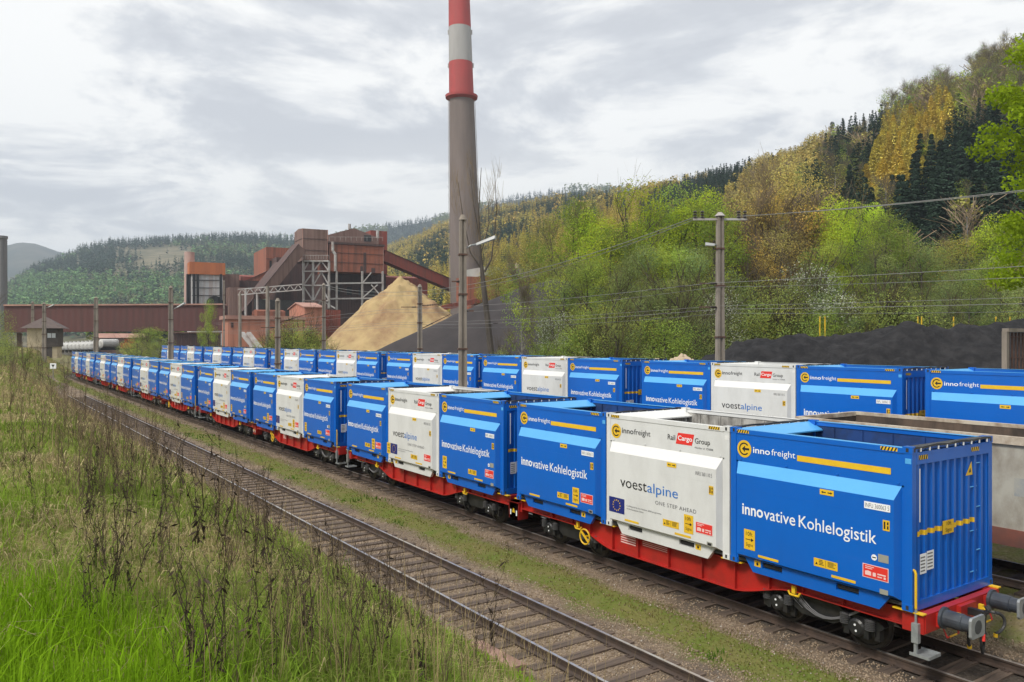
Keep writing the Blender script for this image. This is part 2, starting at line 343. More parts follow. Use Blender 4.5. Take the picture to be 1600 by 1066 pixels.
# hills: real slopes given by bearing, distance of foot and ridge, and ridge height
def hill_mat(name, c1, c2, sc):
    return mat(name, c1, 0.95, c2, sc, spec=0.1)
class Hill:
    def __init__(s, knots, tree_h, bump, hf, seed):
        k = np.array(knots, float); s.px, s.sky, s.zr, s.zf = k.T; s.th = tree_h; s.hf = hf; s.bump = bump; s.seed = seed
        s.H = EYE+(HOR-s.sky)/FPX*s.zr-tree_h
    def point(s, px, t):
        px = np.asarray(px, float); t = np.asarray(t, float)
        zr = np.interp(px, s.px, s.zr); zf = np.interp(px, s.px, s.zf); H = np.interp(px, s.px, s.H)
        z = zf+(zr-zf)*t; u = (px-800)/FPX
        X = z*(SA+CA*u); Y = z*(CA-SA*u)
        prof = np.where(t <= 1, np.clip(t, 0, 1)**0.95, 1-1.2*(t-1)**1.5)
        Z = s.hf+(H-s.hf)*prof+s.bump*np.clip(t, 0, 1)*(vnoise(X, Y, s.bump*9, s.seed)+0.5*vnoise(X, Y, s.bump*4, s.seed+1))*np.clip(3*(1.02-t), 0, 1)
        Z = np.where(t < 0, s.hf-6, Z)
        return X, Y, Z, z
    def build(s, name, m, n=140, k=44):
        ps = np.linspace(s.px[0], s.px[-1], n); ts = np.concatenate([[-0.03], np.linspace(0, 1.7, k-1)])
        P, T = np.meshgrid(ps, ts); X, Y, Z, z = s.point(P, T); V = np.stack([X, Y, Z], -1).reshape(-1, 3)
        i = np.arange(n-1)[None, :]+np.arange(k-1)[:, None]*n
        F = np.stack([i, i+1, i+1+n, i+n], -1).reshape(-1, 4)
        o = link(name, np_mesh(name, V, F, m, smooth=True)); tag(o, kind='structure'); return o
HR = Hill([(430, 500, 1500, 420), (520, 440, 1450, 400), (570, 400, 1400, 370), (610, 378, 1300, 330), (690, 343, 1150, 300), (760, 319, 1000, 270), (860, 301, 860, 220), (920, 293, 760, 190), (1000, 285, 640, 160),
           (1100, 265, 520, 140), (1180, 245, 440, 128), (1250, 225, 380, 120), (1300, 195, 340, 116), (1400, 150, 290, 112), (1500, 97, 265, 108), (1600, 63, 250, 104), (1720, 20, 245, 100), (2600, -60, 240, 95)], 17, 5, 2.0, 11)
HB = Hill([(400, 395, 2400, 1700), (480, 376, 2400, 1700), (570, 354, 2400, 1700), (640, 343, 2300, 1600), (700, 332, 2300, 1600), (800, 305, 2200, 1500), (900, 290, 2200, 1500), (940, 289, 2200, 1500), (1040, 300, 2200, 1500), (1300, 330, 2200, 1500)], 14, 12, 60, 21)
HL = Hill([(-700, 300, 1500, 600), (-300, 330, 1500, 600), (-100, 440, 1300, 600), (10, 440, 1250, 600), (45, 414, 1300, 620), (90, 396, 1350, 640), (130, 379, 1400, 640), (170, 371, 1450, 620), (250, 367, 1500, 600), (330, 363, 1500, 600), (400, 361, 1500, 620), (460, 364, 1550, 650), (540, 368, 1650, 700), (640, 400, 1700, 900)], 13, 14, 6, 31)
HM = Hill([(-900, 420, 3000, 2000), (-300, 395, 3000, 2000), (0, 386, 3000, 2000), (30, 378, 3000, 2000), (55, 380, 3000, 2000), (95, 394, 3000, 2000), (150, 404, 3000, 2000), (400, 410, 3000, 2000)], 0, 30, 60, 41)
HR.build('wooded_hillside', hill_mat('forest_floor', (0.07, 0.075, 0.03), (0.05, 0.06, 0.025), 0.05), 200, 60)
HB.build('distant_ridge', hill_mat('ridge_floor', (0.04, 0.055, 0.03), (0.05, 0.065, 0.03), 0.02))
HL.build('forested_hill', hill_mat('hill_floor', (0.10, 0.10, 0.06), (0.22, 0.19, 0.13), 0.02))
HM.build('far_mountain', hill_mat('mountain_cover', (0.045, 0.06, 0.045), (0.12, 0.115, 0.085), 0.006))

# ---------------------------------------------------------------- railway tracks
def build_track(xc, zr, y0, y1, label, near_first=100, sp=0.63, shiny=True):
    t = empty('railway_track', (xc, 0, zr), label=label, cat='railway track', group='railway tracks of the yard')
    for sx in (-0.752, 0.752):
        b = MB()
        b.prism([(sx-.075, -.172), (sx+.075, -.172), (sx+.075, -.155), (sx+.012, -.13), (sx+.012, -.05), (sx+.036, -.035), (sx+.036, -.004), (sx-.036, -.004), (sx-.036, -.035), (sx-.012, -.05), (sx-.012, -.13), (sx-.075, -.155)], y0, y1, 'y')
        b.mi = 1; b.box(sx-.030, sx+.030, y0, y1, -.0045, 0.0)
        b.build('rail', [M['rail'], M['railtop'] if shiny else M['rail']], t)
    me = []
    for k in range(4):
        b = MB(); j = lambda a: random.uniform(-a, a)
        b.hexa([(-1.26+j(.03), -.125, -.30), (1.26+j(.03), -.125, -.30), (1.26, .125, -.30), (-1.26, .125, -.30),
                (-1.25+j(.04), -.12+j(.012), -.168+j(.006)), (1.25+j(.04), -.12+j(.012), -.168+j(.006)), (1.25+j(.04), .12+j(.012), -.168), (-1.25+j(.04), .12+j(.012), -.168)])
        b.mi = 1
        for sx in (-0.752, 0.752): b.box(sx-.16, sx+.16, -.07, .07, -.1695, -.152)
        for sx in (-0.752, 0.752):
            for d in (-.11, .11): b.tube((sx+d, .03, -.152), (sx+d, .03, -.115), .02, .016, 6)
        o = b.build('sleeper', [M['sleeper'], M['rail']], t); me.append(o)
    ys = np.arange(y0+.3, y1-.2, sp); order = np.argsort(np.abs(ys-8)); 
    for i, q in enumerate(order[:near_first]):
        o = me[i] if i < 4 else link('sleeper', me[i % 4].data, t)
        o.location = (random.uniform(-.03, .03), ys[q]+random.uniform(-.02, .02), random.uniform(-.006, .004)); o.rotation_euler = (0, 0, random.uniform(-.012, .012))
    rest = order[near_first:]
    if len(rest):
        b = MB()
        for q in rest: b.box(-1.25, 1.25, ys[q]-.12, ys[q]+.12, -.30, -.168)
        o = b.build('sleeper_rows', M['sleeper'], t); o['kind'] = 'stuff'
    return t
build_track(9.97, 0.0, -4, 96, 'empty railway track with worn wooden sleepers beside the grassy bank')
build_track(15.2, 0.0, -4, 152, 'railway track under the front train of blue and white containers')
build_track(20.6, 0.45, -4, 60, 'railway track under the old grey gondola wagon', near_first=60)
build_track(26.75, 0.95, -4, 152, 'railway track under the rear train of blue and white containers', near_first=4)

# ---------------------------------------------------------------- text and decals
def text_polys(body, bold=0.0, spacing=1.0):
    c = bpy.data.curves.new('txt', 'FONT'); c.body = body; c.size = 1; c.offset = bold; c.resolution_u = 3; c.space_character = spacing
    o = bpy.data.objects.new('txt', c); COL.objects.link(o)
    dg = bpy.context.evaluated_depsgraph_get(); me = bpy.data.meshes.new_from_object(o.evaluated_get(dg))
    V = np.array([v.co[:2] for v in me.vertices]); F = [tuple(p.vertices) for p in me.polygons]
    bpy.data.objects.remove(o); bpy.data.curves.remove(c); bpy.data.meshes.remove(me)
    return V, F
LC, WC, HC = 4.03, 2.9, 2.9
YE = LC/2
XB, XU = -1.579, -1.439   # outward planes of bulged and upper side panels
def S(s, z, x): return (x, YE-s, z)
def put_text(b, body, s0, s1, z0, z1, x, bold=0.0, spacing=1.0):
    """fit: the whole string's box to s0..s1, z0..z1 (z1 = top of tallest, z0 = lowest incl. descender)"""
    V, F = text_polys(body, bold, spacing); mn = V.min(0); mx = V.max(0)
    b.add([S(s0+(p[0]-mn[0])/(mx[0]-mn[0])*(s1-s0), z0+(p[1]-mn[1])/(mx[1]-mn[1])*(z1-z0), x) for p in V], F)
def rect(b, s0, s1, z0, z1, x): b.add([S(s0, z0, x), S(s1, z0, x), S(s1, z1, x), S(s0, z1, x)], [(0, 1, 2, 3)])
def disc(b, s, z, r, x, n=28, r2=0, a0=0, a1=360):
    if r2 == 0: b.add([S(s+r*math.cos(2*math.pi*i/n), z+r*math.sin(2*math.pi*i/n), x) for i in range(n)], [tuple(range(n))])
    else:
        v = []; f = []
        for i in range(n+1):
            a = R(a0+(a1-a0)*i/n); v += [S(s+r*math.cos(a), z+r*math.sin(a), x), S(s+r2*math.cos(a), z+r2*math.sin(a), x)]
        for i in range(n): f.append((2*i, 2*i+2, 2*i+3, 2*i+1))
        b.add(v, f)
def poly(b, pts, x): b.add([S(s, z, x) for s, z in pts], [tuple(range(len(pts)))])
def logo(b, x):
    b.mi = 0; disc(b, .36, 2.46, .185, x)
    b.mi = 1; disc(b, .36, 2.46, .135, x-.002, 24, .105, 42, 318)
    poly(b, [(.30, 2.46), (.38, 2.53), (.38, 2.482), (.49, 2.482), (.49, 2.438), (.38, 2.438), (.38, 2.39)], x-.002)
def hazard(b, s0, s1, z0, z1, x):
    b.mi = 0; rect(b, s0, s1, z0, z1, x); b.mi = 1; n = 5; d = (s1-s0)/n
    for i in range(n): poly(b, [(s0+i*d, z0), (s0+i*d+d*.45, z0), (s0+i*d+d*.95, z1), (s0+i*d+d*.5, z1)], x-.002)
def stickers(t, kind):
    E = -.003
    def part(name, mats, fn):
        b = MB(); fn(b); o = b.build(name, mats, t, fix=False); return o
    x = XB+E
    part('hazard_stripe', [M['yellow'], M['black']], lambda b: hazard(b, .17, .49, 2.795, 2.862, -1.4555))
    part('hazard_stripe', [M['yellow'], M['black']], lambda b: hazard(b, 3.44, 3.76, 2.795, 2.862, -1.4555))
    part('logo_disc', [M['yellow'], M['black']], lambda b: logo(b, XU+E))
    def lines(b, s0, s1, z0, z1, n, xx, f=0.45):
        h = (z1-z0)/n
        for i in range(n): rect(b, s0, s0+(s1-s0)*random.uniform(.6, 1), z1-(i+f)*h, z1-i*h, xx)
    def opener(b):
        b.mi = 0; rect(b, 2.28, 2.58, 1.815, 1.92, x); b.mi = 1; rect(b, 2.33, 2.41, 1.855, 1.875, x-.002); rect(b, 2.45, 2.53, 1.855, 1.875, x-.002); poly(b, [(2.31, 1.865), (2.35, 1.89), (2.35, 1.84)], x-.002); poly(b, [(2.55, 1.865), (2.51, 1.89), (2.51, 1.84)], x-.002)
    part('opening_label', [M['yellow'], M['black']], opener)
    def side2(b):
        b.mi = 0; rect(b, 3.56, 3.69, 1.37, 1.56, x); b.mi = 1; rect(b, 3.58, 3.61, 1.40, 1.53, x-.002); rect(b, 3.64, 3.67, 1.40, 1.46, x-.002); rect(b, 3.64, 3.67, 1.48, 1.53, x-.002)
    part('height_label', [M['yellow'], M['black']], side2)
    left10 = kind in ('blue_a', 'white_b')
    s10 = .47 if kind == 'blue_a' else (.16 if kind == 'white_b' else 2.82)
    def ten(b):
        b.mi = 0; rect(b, s10, s10+.28, .38, .80, x); b.mi = 1
        put_text(b, '10ft', s10+.05, s10+.22, .67, .755, x-.002); put_text(b, 'Signs', s10+.05, s10+.23, .43, .52, x-.002)
        rect(b, s10+.04, s10+.2, .585, .60, x-.002); poly(b, [(s10+.25, .592), (s10+.18, .63), (s10+.18, .555)], x-.002)
    part('size_label', [M['yellow'], M['black']], ten)
    def warn(b):
        b.mi = 0; rect(b, 2.15, 2.66, .41, .57, x); b.mi = 1; poly(b, [(2.18, .45), (2.24, .45), (2.21, .50)], x-.002); lines(b, 2.26, 2.38, .44, .55, 4, x-.002); lines(b, 2.45, 2.63, .44, .55, 5, x-.002); rect(b, 2.405, 2.411, .43, .56, x-.002)
    part('warning_label', [M['yellow'], M['black']], warn)
    def redl(b):
        b.mi = 1; rect(b, 3.17, 3.67, .45, .70, x); b.mi = 0; rect(b, 3.185, 3.655, .463, .687, x-.002); b.mi = 1
        lines(b, 3.22, 3.44, .60, .665, 2, x-.004); poly(b, [(3.22, .50), (3.34, .50), (3.34, .57), (3.28, .585), (3.22, .57)], x-.004); rect(b, 3.37, 3.43, .50, .57, x-.004); rect(b, 3.46, 3.55, .50, .52, x-.004); rect(b, 3.46, 3.62, .545, .57, x-.004); rect(b, 3.58, 3.62, .49, .53, x-.004)
    part('red_notice', [M['lred'], M['pink']], redl)
    def bars(b):
        rect(b, .83, 1.33, .275, .325, x); rect(b, 2.53, 3.03, .275, .325, x)
    part('fork_marking', [M['yellow']], bars)
    def plates(b):
        b.mi = 0; rect(b, 3.50, 3.66, .22, .31, x)
        if kind == 'blue_a': rect(b, 3.47, 3.67, .79, .93, x); b.mi = 1; disc(b, 3.395, .845, .055, x, 16); b.mi = 2; rect(b, 3.36, 3.43, .835, .855, x-.002)
        else: b.mi = 2; rect(b, 3.53, 3.63, .235, .29, x-.002)
    part('data_plate', [M['tagplate'], M['lwhite'], M['black']], plates)
    sq = .64 if left10 else 3.06
    def ysq(b):
        b.mi = 0; rect(b, sq, sq+.16, .03, .155, -1.4635); b.mi = 1; disc(b, sq+.08, .085, .03, -1.4655, 10); poly(b, [(sq+.06, .09), (sq+.1, .09), (sq+.08, .14)], -1.4655)
    part('lashing_label', [M['yellow'], M['black']], ysq)
    if kind.startswith('blue'):
        part('colour_stripe', [M['yellow']], lambda b: rect(b, 1.67, 3.63, 2.365, 2.48, XU+E))
        def name(b): put_text(b, 'inno', .59, 1.02, 2.40, 2.525, XU+E, .014, 1.0); put_text(b, 'freight', 1.055, 1.63, 2.365, 2.535, XU+E)
        part('maker_lettering', [M['lwhite']], name)
        def slogan(b): put_text(b, 'inno', .42, .955, 1.10, 1.33, x, .02); put_text(b, 'vative', .975, 1.73, 1.09, 1.315, x, .004); put_text(b, 'Kohlelogistik', 1.81, 3.44, 1.015, 1.325, x, .004)
        part('slogan_lettering', [M['lwhite']], slogan)
        def num(b): b.mi = 0; rect(b, 3.2, 3.7, 1.71, 1.84, x); b.mi = 1; put_text(b, 'INFU 360063 5', 3.22, 3.68, 1.735, 1.815, x-.002)
        part('number_plate', [M['lwhite'], M['ink']], num)
    else:
        def name(b): put_text(b, 'inno', .58, 1.0, 2.43, 2.56, XU+E, .01); put_text(b, 'freight', 1.02, 1.59, 2.39, 2.57, XU+E)
        part('maker_lettering', [M['black']], name)
        def rc(b):
            b.mi = 0; put_text(b, 'Rail', 2.17, 2.41, 2.43, 2.555, XU+E, .004); put_text(b, 'Group', 3.02, 3.47, 2.39, 2.55, XU+E, .004)
            b.mi = 2; put_text(b, 'Member of', 3.02, 3.32, 2.315, 2.355, XU+E); put_text(b, '\u00d6BB', 3.36, 3.56, 2.315, 2.365, XU+E, .01)
            b.mi = 1; poly(b, [(2.43, 2.36), (2.93, 2.36), (3.0, 2.62), (2.50, 2.62)], XU+E)
            b.mi = 3; put_text(b, 'Cargo', 2.50, 2.94, 2.415, 2.56, XU+E-.002, .015)
        part('operator_lettering', [M['black'], M['lred'], M['ink'], M['lwhite']], rc)
        def va(b): b.mi = 0; put_text(b, 'voest', .67, 1.61, 1.105, 1.315, x); b.mi = 1; put_text(b, 'alpine', 1.63, 2.63, 1.035, 1.345, x)
        part('brand_lettering', [M['black'], M['lblue']], va)
        part('slogan_lettering', [M['ink']], lambda b: put_text(b, 'ONE STEP AHEAD', 1.9, 3.19, .865, .955, x, 0, 1.15))
        def eu(b):
            b.mi = 0; o = .22 if kind == 'white_b' else 0; rect(b, .25+o, .82+o, .42, .80, x); b.mi = 1
            for i in range(12):
                a = R(i*30); cx, cz = .535+o+.13*math.cos(a), .61+.13*math.sin(a)
                poly(b, [(cx+(.024 if k % 2 == 0 else .011)*math.sin(k*math.pi/5), cz+(.024 if k % 2 == 0 else .011)*math.cos(k*math.pi/5)) for k in range(10)], x-.002)
            b.mi = 2; put_text(b, 'Co-financed by the Horizon 2020 programme', .9+o, 2.1+o, .635, .685, x); put_text(b, 'of the European Union', .9+o, 1.5+o, .565, .615, x)
        part('flag_panel', [M['euflag'], M['yellow'], M['ink']], eu)
        part('number_lettering', [M['ink']], lambda b: put_text(b, 'INFU 360 110 5', 3.17, 3.65, 1.745, 1.83, x))

# ---------------------------------------------------------------- containers
def make_container(kind):
    blue = kind.startswith('blue')
    P = M['blue'] if blue else M['white']; Hc = M['sky_blue'] if blue else M['white_lit']; I = M['blue_in'] if blue else M['white_in']
    t = empty('coal_container')
    # long bulged side walls
    for sg in (-1, 1):
        b = MB(); e = YE-.13
        def q(pts, mi):
            b.mi = mi; b.add([(sg*x, y, z) for x, y, z in pts], [tuple(range(len(pts)))])
        xu, xb, xi = 1.436, 1.576, 1.37
        a, c = YE-.09, YE-.27      # base and outer half-lengths of the bulge
        a = YE-.20
        q([(xu, -e, 2.17), (xu, e, 2.17), (xu, e, 2.80), (xu, -e, 2.80)], 0)
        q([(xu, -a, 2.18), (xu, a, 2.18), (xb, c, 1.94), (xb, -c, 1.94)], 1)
        q([(xb, -c, 1.94), (xb, c, 1.94), (xb, c, .235), (xb, -c, .235)], 0)
        q([(xb, -c, .235), (xb, c, .235), (xu, a, .15), (xu, -a, .15)], 0)
        for s2 in (-1, 1):
            q([(xb, s2*c, 1.94), (xb, s2*c, .235), (xu, s2*a, .15), (xu, s2*a, 2.18)], 0)
            q([(xu, s2*a, .0), (xu, s2*e, .0), (xu, s2*e, 2.2), (xu, s2*a, 2.2)], 0)
        q([(xi, -e, .1), (xi, e, .1), (xi, e, 2.80), (xi, -e, 2.80)], 2)
        b.mi = 2
        for y in np.linspace(-1.4, 1.4, 5): b.box(sg*xi-.03 if sg > 0 else sg*xi, sg*xi if sg > 0 else sg*xi+.03, y-.04, y+.04, .12, 2.75)
        b.mi = 0
        for y in (-1.75, -.55, .6, 1.75): b.box(min(sg*1.44, sg*1.452), max(sg*1.44, sg*1.452), y-.025, y+.025, 2.205, 2.24)
        b.box(min(sg*1.5755, sg*1.5785), max(sg*1.5755, sg*1.5785), -c, c, 1.628, 1.637)
        b.build('side_wall', [P, Hc, I], t)
        # skirt with fork pockets
        b = MB(); x0, x1 = sg*1.37, sg*1.460
        def sbox(s0, s1, z0, z1, xa=x0, xb_=x1): b.box(min(xa, xb_), max(xa, xb_), YE-s1, YE-s0, z0, z1)
        b.mi = 0
        for (s0, s1) in ((.60, .84), (1.33, 2.55), (3.02, 3.42)): sbox(s0, s1, -.11, .18)
        for (s0, s1) in ((.84, 1.33), (2.55, 3.02)): sbox(s0, s1, -.11, .03); sbox(s0, s1, .155, .18)
        for pts in ([(YE-.60, -.11), (YE-.60, .18), (YE-.38, .18)], [(YE-3.42, -.11), (YE-3.42, .18), (YE-3.64, .18)]):
            b.prism(pts, min(x0, x1), max(x0, x1), 'x')
        b.mi = 1
        for (s0, s1) in ((.84, 1.33), (2.55, 3.02)): sbox(s0, s1, .03, .155, sg*1.30, sg*1.372)  # dark plug behind each opening: pocket shade drawn as colour
        b.build('fork_skirt', [P, M['rubber']], t)
    # end walls, corrugated
    for sg in (-1, 1):
        b = MB(); n = 10; x = -1.27; wv = 2.54/n; pts = []
        for i in range(n):
            x0 = x+i*wv; pts += [(x0, 0), (x0+wv*.30, 0), (x0+wv*.42, 1), (x0+wv*.88, 1)]
        pts.append((1.27, 0))
        yo = YE-.012; dep = .055
        v = []
        for px_, d in pts:
            y = sg*(yo-dep*d) if sg < 0 else sg*(yo-dep*d)
            v += [(px_, y, .17), (px_, y, 2.58)]
        b.mi = 0; b.add(v, [(2*i, 2*i+2, 2*i+3, 2*i+1) for i in range(len(pts)-1)])
        b.box(-1.31, 1.31, min(sg*YE, sg*(YE-.11)), max(sg*YE, sg*(YE-.11)), .0, .17)
        b.box(-1.31, 1.31, min(sg*YE, sg*(YE-.11)), max(sg*YE, sg*(YE-.11)), 2.58, 2.80)
        b.mi = 1; yi = sg*(YE-.12); b.add([(-1.37, yi, .1), (1.37, yi, .1), (1.37, yi, 2.8), (-1.37, yi, 2.8)], [(0, 1, 2, 3)])
        b.build('end_wall', [P, I], t)
    # sloping ledge over the far end, rubber lip over the near end
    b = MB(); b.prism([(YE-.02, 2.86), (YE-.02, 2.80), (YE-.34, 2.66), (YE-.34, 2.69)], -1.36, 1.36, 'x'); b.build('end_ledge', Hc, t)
    b = MB(); n = 12
    for i in range(n):
        xa = -1.36+2.72*i/n; xb2 = -1.36+2.72*(i+1)/n; sag = lambda q: -.012*math.sin((q+1.36)*7)
        b.hexa([(xa, -YE-.02, 2.865+sag(xa)), (xb2, -YE-.02, 2.865+sag(xb2)), (xb2, -YE+.24, 2.84), (xa, -YE+.24, 2.84), (xa, -YE-.02, 2.905+sag(xa)), (xb2, -YE-.02, 2.905+sag(xb2)), (xb2, -YE+.24, 2.875), (xa, -YE+.24, 2.875)])
    rl = b.build('rubber_lip', M['rubber'], t)
    b = MB()
    for x in np.linspace(-1.2, 1.2, 9): b.box(x-.012, x+.012, -YE-.026, -YE-.002, 2.81, 2.87)
    b.build('lip_clip', M['lwhite'], rl)
    # top rails; the light cap is sky sheen on the rim put into colour
    for sg in (-1, 1):
        b = MB(); b.mi = 0; b.box(min(sg*1.35, sg*1.452), max(sg*1.35, sg*1.452), -YE+.17, YE-.17, 2.775, 2.868)
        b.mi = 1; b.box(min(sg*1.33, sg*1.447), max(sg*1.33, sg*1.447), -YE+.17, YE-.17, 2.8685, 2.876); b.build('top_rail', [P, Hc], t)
    b = MB(); b.box(-1.42, 1.42, -YE+.1, YE-.1, .06, .12); b.build('floor', M['dark_floor'], t)
    # posts and castings
    for sx in (-1, 1):
        for sy in (-1, 1):
            b = MB(); b.box(min(sx*1.30, sx*1.448), max(sx*1.30, sx*1.448), min(sy*(YE-.15), sy*(YE-.004)), max(sy*(YE-.15), sy*(YE-.004)), .10, 2.79); b.build('corner_post', P, t)
            for z0, z1 in ((0, .118), (2.782, 2.90)):
                b = MB(); b.mi = 0; b.box(min(sx*1.29, sx*1.456), max(sx*1.29, sx*1.456), min(sy*(YE-.18), sy*(YE+.004)), max(sy*(YE-.18), sy*(YE+.004)), z0, z1)
                b.mi = 1; zc = (z0+z1)/2  # dark blocks on the faces: shade inside the casting holes drawn as colour
                b.box(min(sx*1.40, sx*1.4585), max(sx*1.40, sx*1.4585), sy*(YE-.09)-.026, sy*(YE-.09)+.026, zc-.036, zc+.036)
                b.box(sx*1.38-.026, sx*1.38+.026, min(sy*(YE-.05), sy*(YE+.0065)), max(sy*(YE-.05), sy*(YE+.0065)), zc-.036, zc+.036)
                b.build('corner_casting', [P, M['rubber']], t)
            if sy < 0:
                b = MB(); b.prism([(sx*1.38, 2.60), (sx*1.452, 2.60), (sx*1.452, 2.69), (sx*1.38, 2.74)], min(sy*(YE-.13), sy*YE*.99), max(sy*(YE-.13), sy*YE*.99), 'y'); b.build('post_gusset', Hc, t)
    stickers(t, kind)
    # marks and rungs on the near end
    b = MB(); y = -YE-.006
    for k, (x, z) in enumerate(((.93, 2.42), (.75, 1.98), (.93, 1.58), (.75, 1.14), (.93, .75), (.75, .36))):
        b.tube((x-.13, y+.035, z), (x+.13, y+.035, z), .012, .012, 6); b.tube((x-.13, y+.035, z), (x-.13, y+.07, z), .012, .012, 6); b.tube((x+.13, y+.035, z), (x+.13, y+.07, z), .012, .012, 6)
    b.build('ladder_rung', Hc if blue else M['grey'], t)
    def erect(b, x0, x1, z0, z1, yy): b.add([(x0, yy, z0), (x1, yy, z0), (x1, yy, z1), (x0, yy, z1)], [(0, 1, 2, 3)])
    yf = -YE+.009
    b = MB(); erect(b, -1.21, -1.175, 1.55, 2.50, yf-.003); b.build('number_strip', M['lwhite'], t, fix=False)
    b = MB(); b.mi = 0; b.add([(.42, yf-.004, 2.22), (.68, yf-.004, 2.22), (.64, yf-.004, 2.48)], [(0, 1, 2)]); b.mi = 1; b.add([(.53, yf-.006, 2.27), (.62, yf-.006, 2.27), (.60, yf-.006, 2.36)], [(0, 1, 2)]); b.build('warning_triangle', [M['yellow'], M['black']], t, fix=False)
    b = MB(); b.mi = 0; n = 10; wv = 2.54/n
    for i in range(8):
        x0 = -1.27+i*wv
        for (a0, d0, a1, d1) in ((0, 0, .30, 0), (.30, 0, .42, 1), (.42, 1, .88, 1), (.88, 1, 1, 0)):
            p = [(x0+wv*a0, -(YE-.012-.055*d0)-.004), (x0+wv*a1, -(YE-.012-.055*d1)-.004)]
            b.add([(p[0][0], p[0][1], 1.30), (p[1][0], p[1][1], 1.30), (p[1][0], p[1][1], 1.39), (p[0][0], p[0][1], 1.39)], [(0, 1, 2, 3)])
    erect(b, -.42, -.02, 1.22, 1.47, yf-.006); b.mi = 1
    V, F = text_polys('10ft'); b.add([(-.30+p[0]*.12, yf-.008, 1.375+p[1]*.10) for p in V], F); V, F = text_polys('Signs'); b.add([(-.32+p[0]*.11, yf-.008, 1.26+p[1]*.10) for p in V], F)
    b.build('end_stripe', [M['yellow'], M['black']], t, fix=False)
    b = MB(); b.mi = 0; erect(b, -1.19, -.97, .62, .98, yf-.003); erect(b, -.96, -.72, .66, 1.0, yf-.003); b.mi = 1
    for i in range(5): erect(b, -1.17, -1.02, .66+i*.06, .685+i*.06, yf-.005); erect(b, -.94, -.76, .70+i*.06, .725+i*.06, yf-.005)
    b.build('paper_notice', [M['lwhite'], M['ink']], t, fix=False)
    b = MB()
    for x0 in (-1.24, .62):
        b.mi = 0; erect(b, x0, x0+.3, 2.66, 2.74, -YE-.003); b.mi = 1
        for i in range(4): b.add([(x0+i*.075, -YE-.005, 2.66), (x0+i*.075+.035, -YE-.005, 2.66), (x0+i*.075+.065, -YE-.005, 2.74), (x0+i*.075+.03, -YE-.005, 2.74)], [(0, 1, 2, 3)])
    b.build('hazard_stripe', [M['yellow'], M['black']], t, fix=False)
    return t

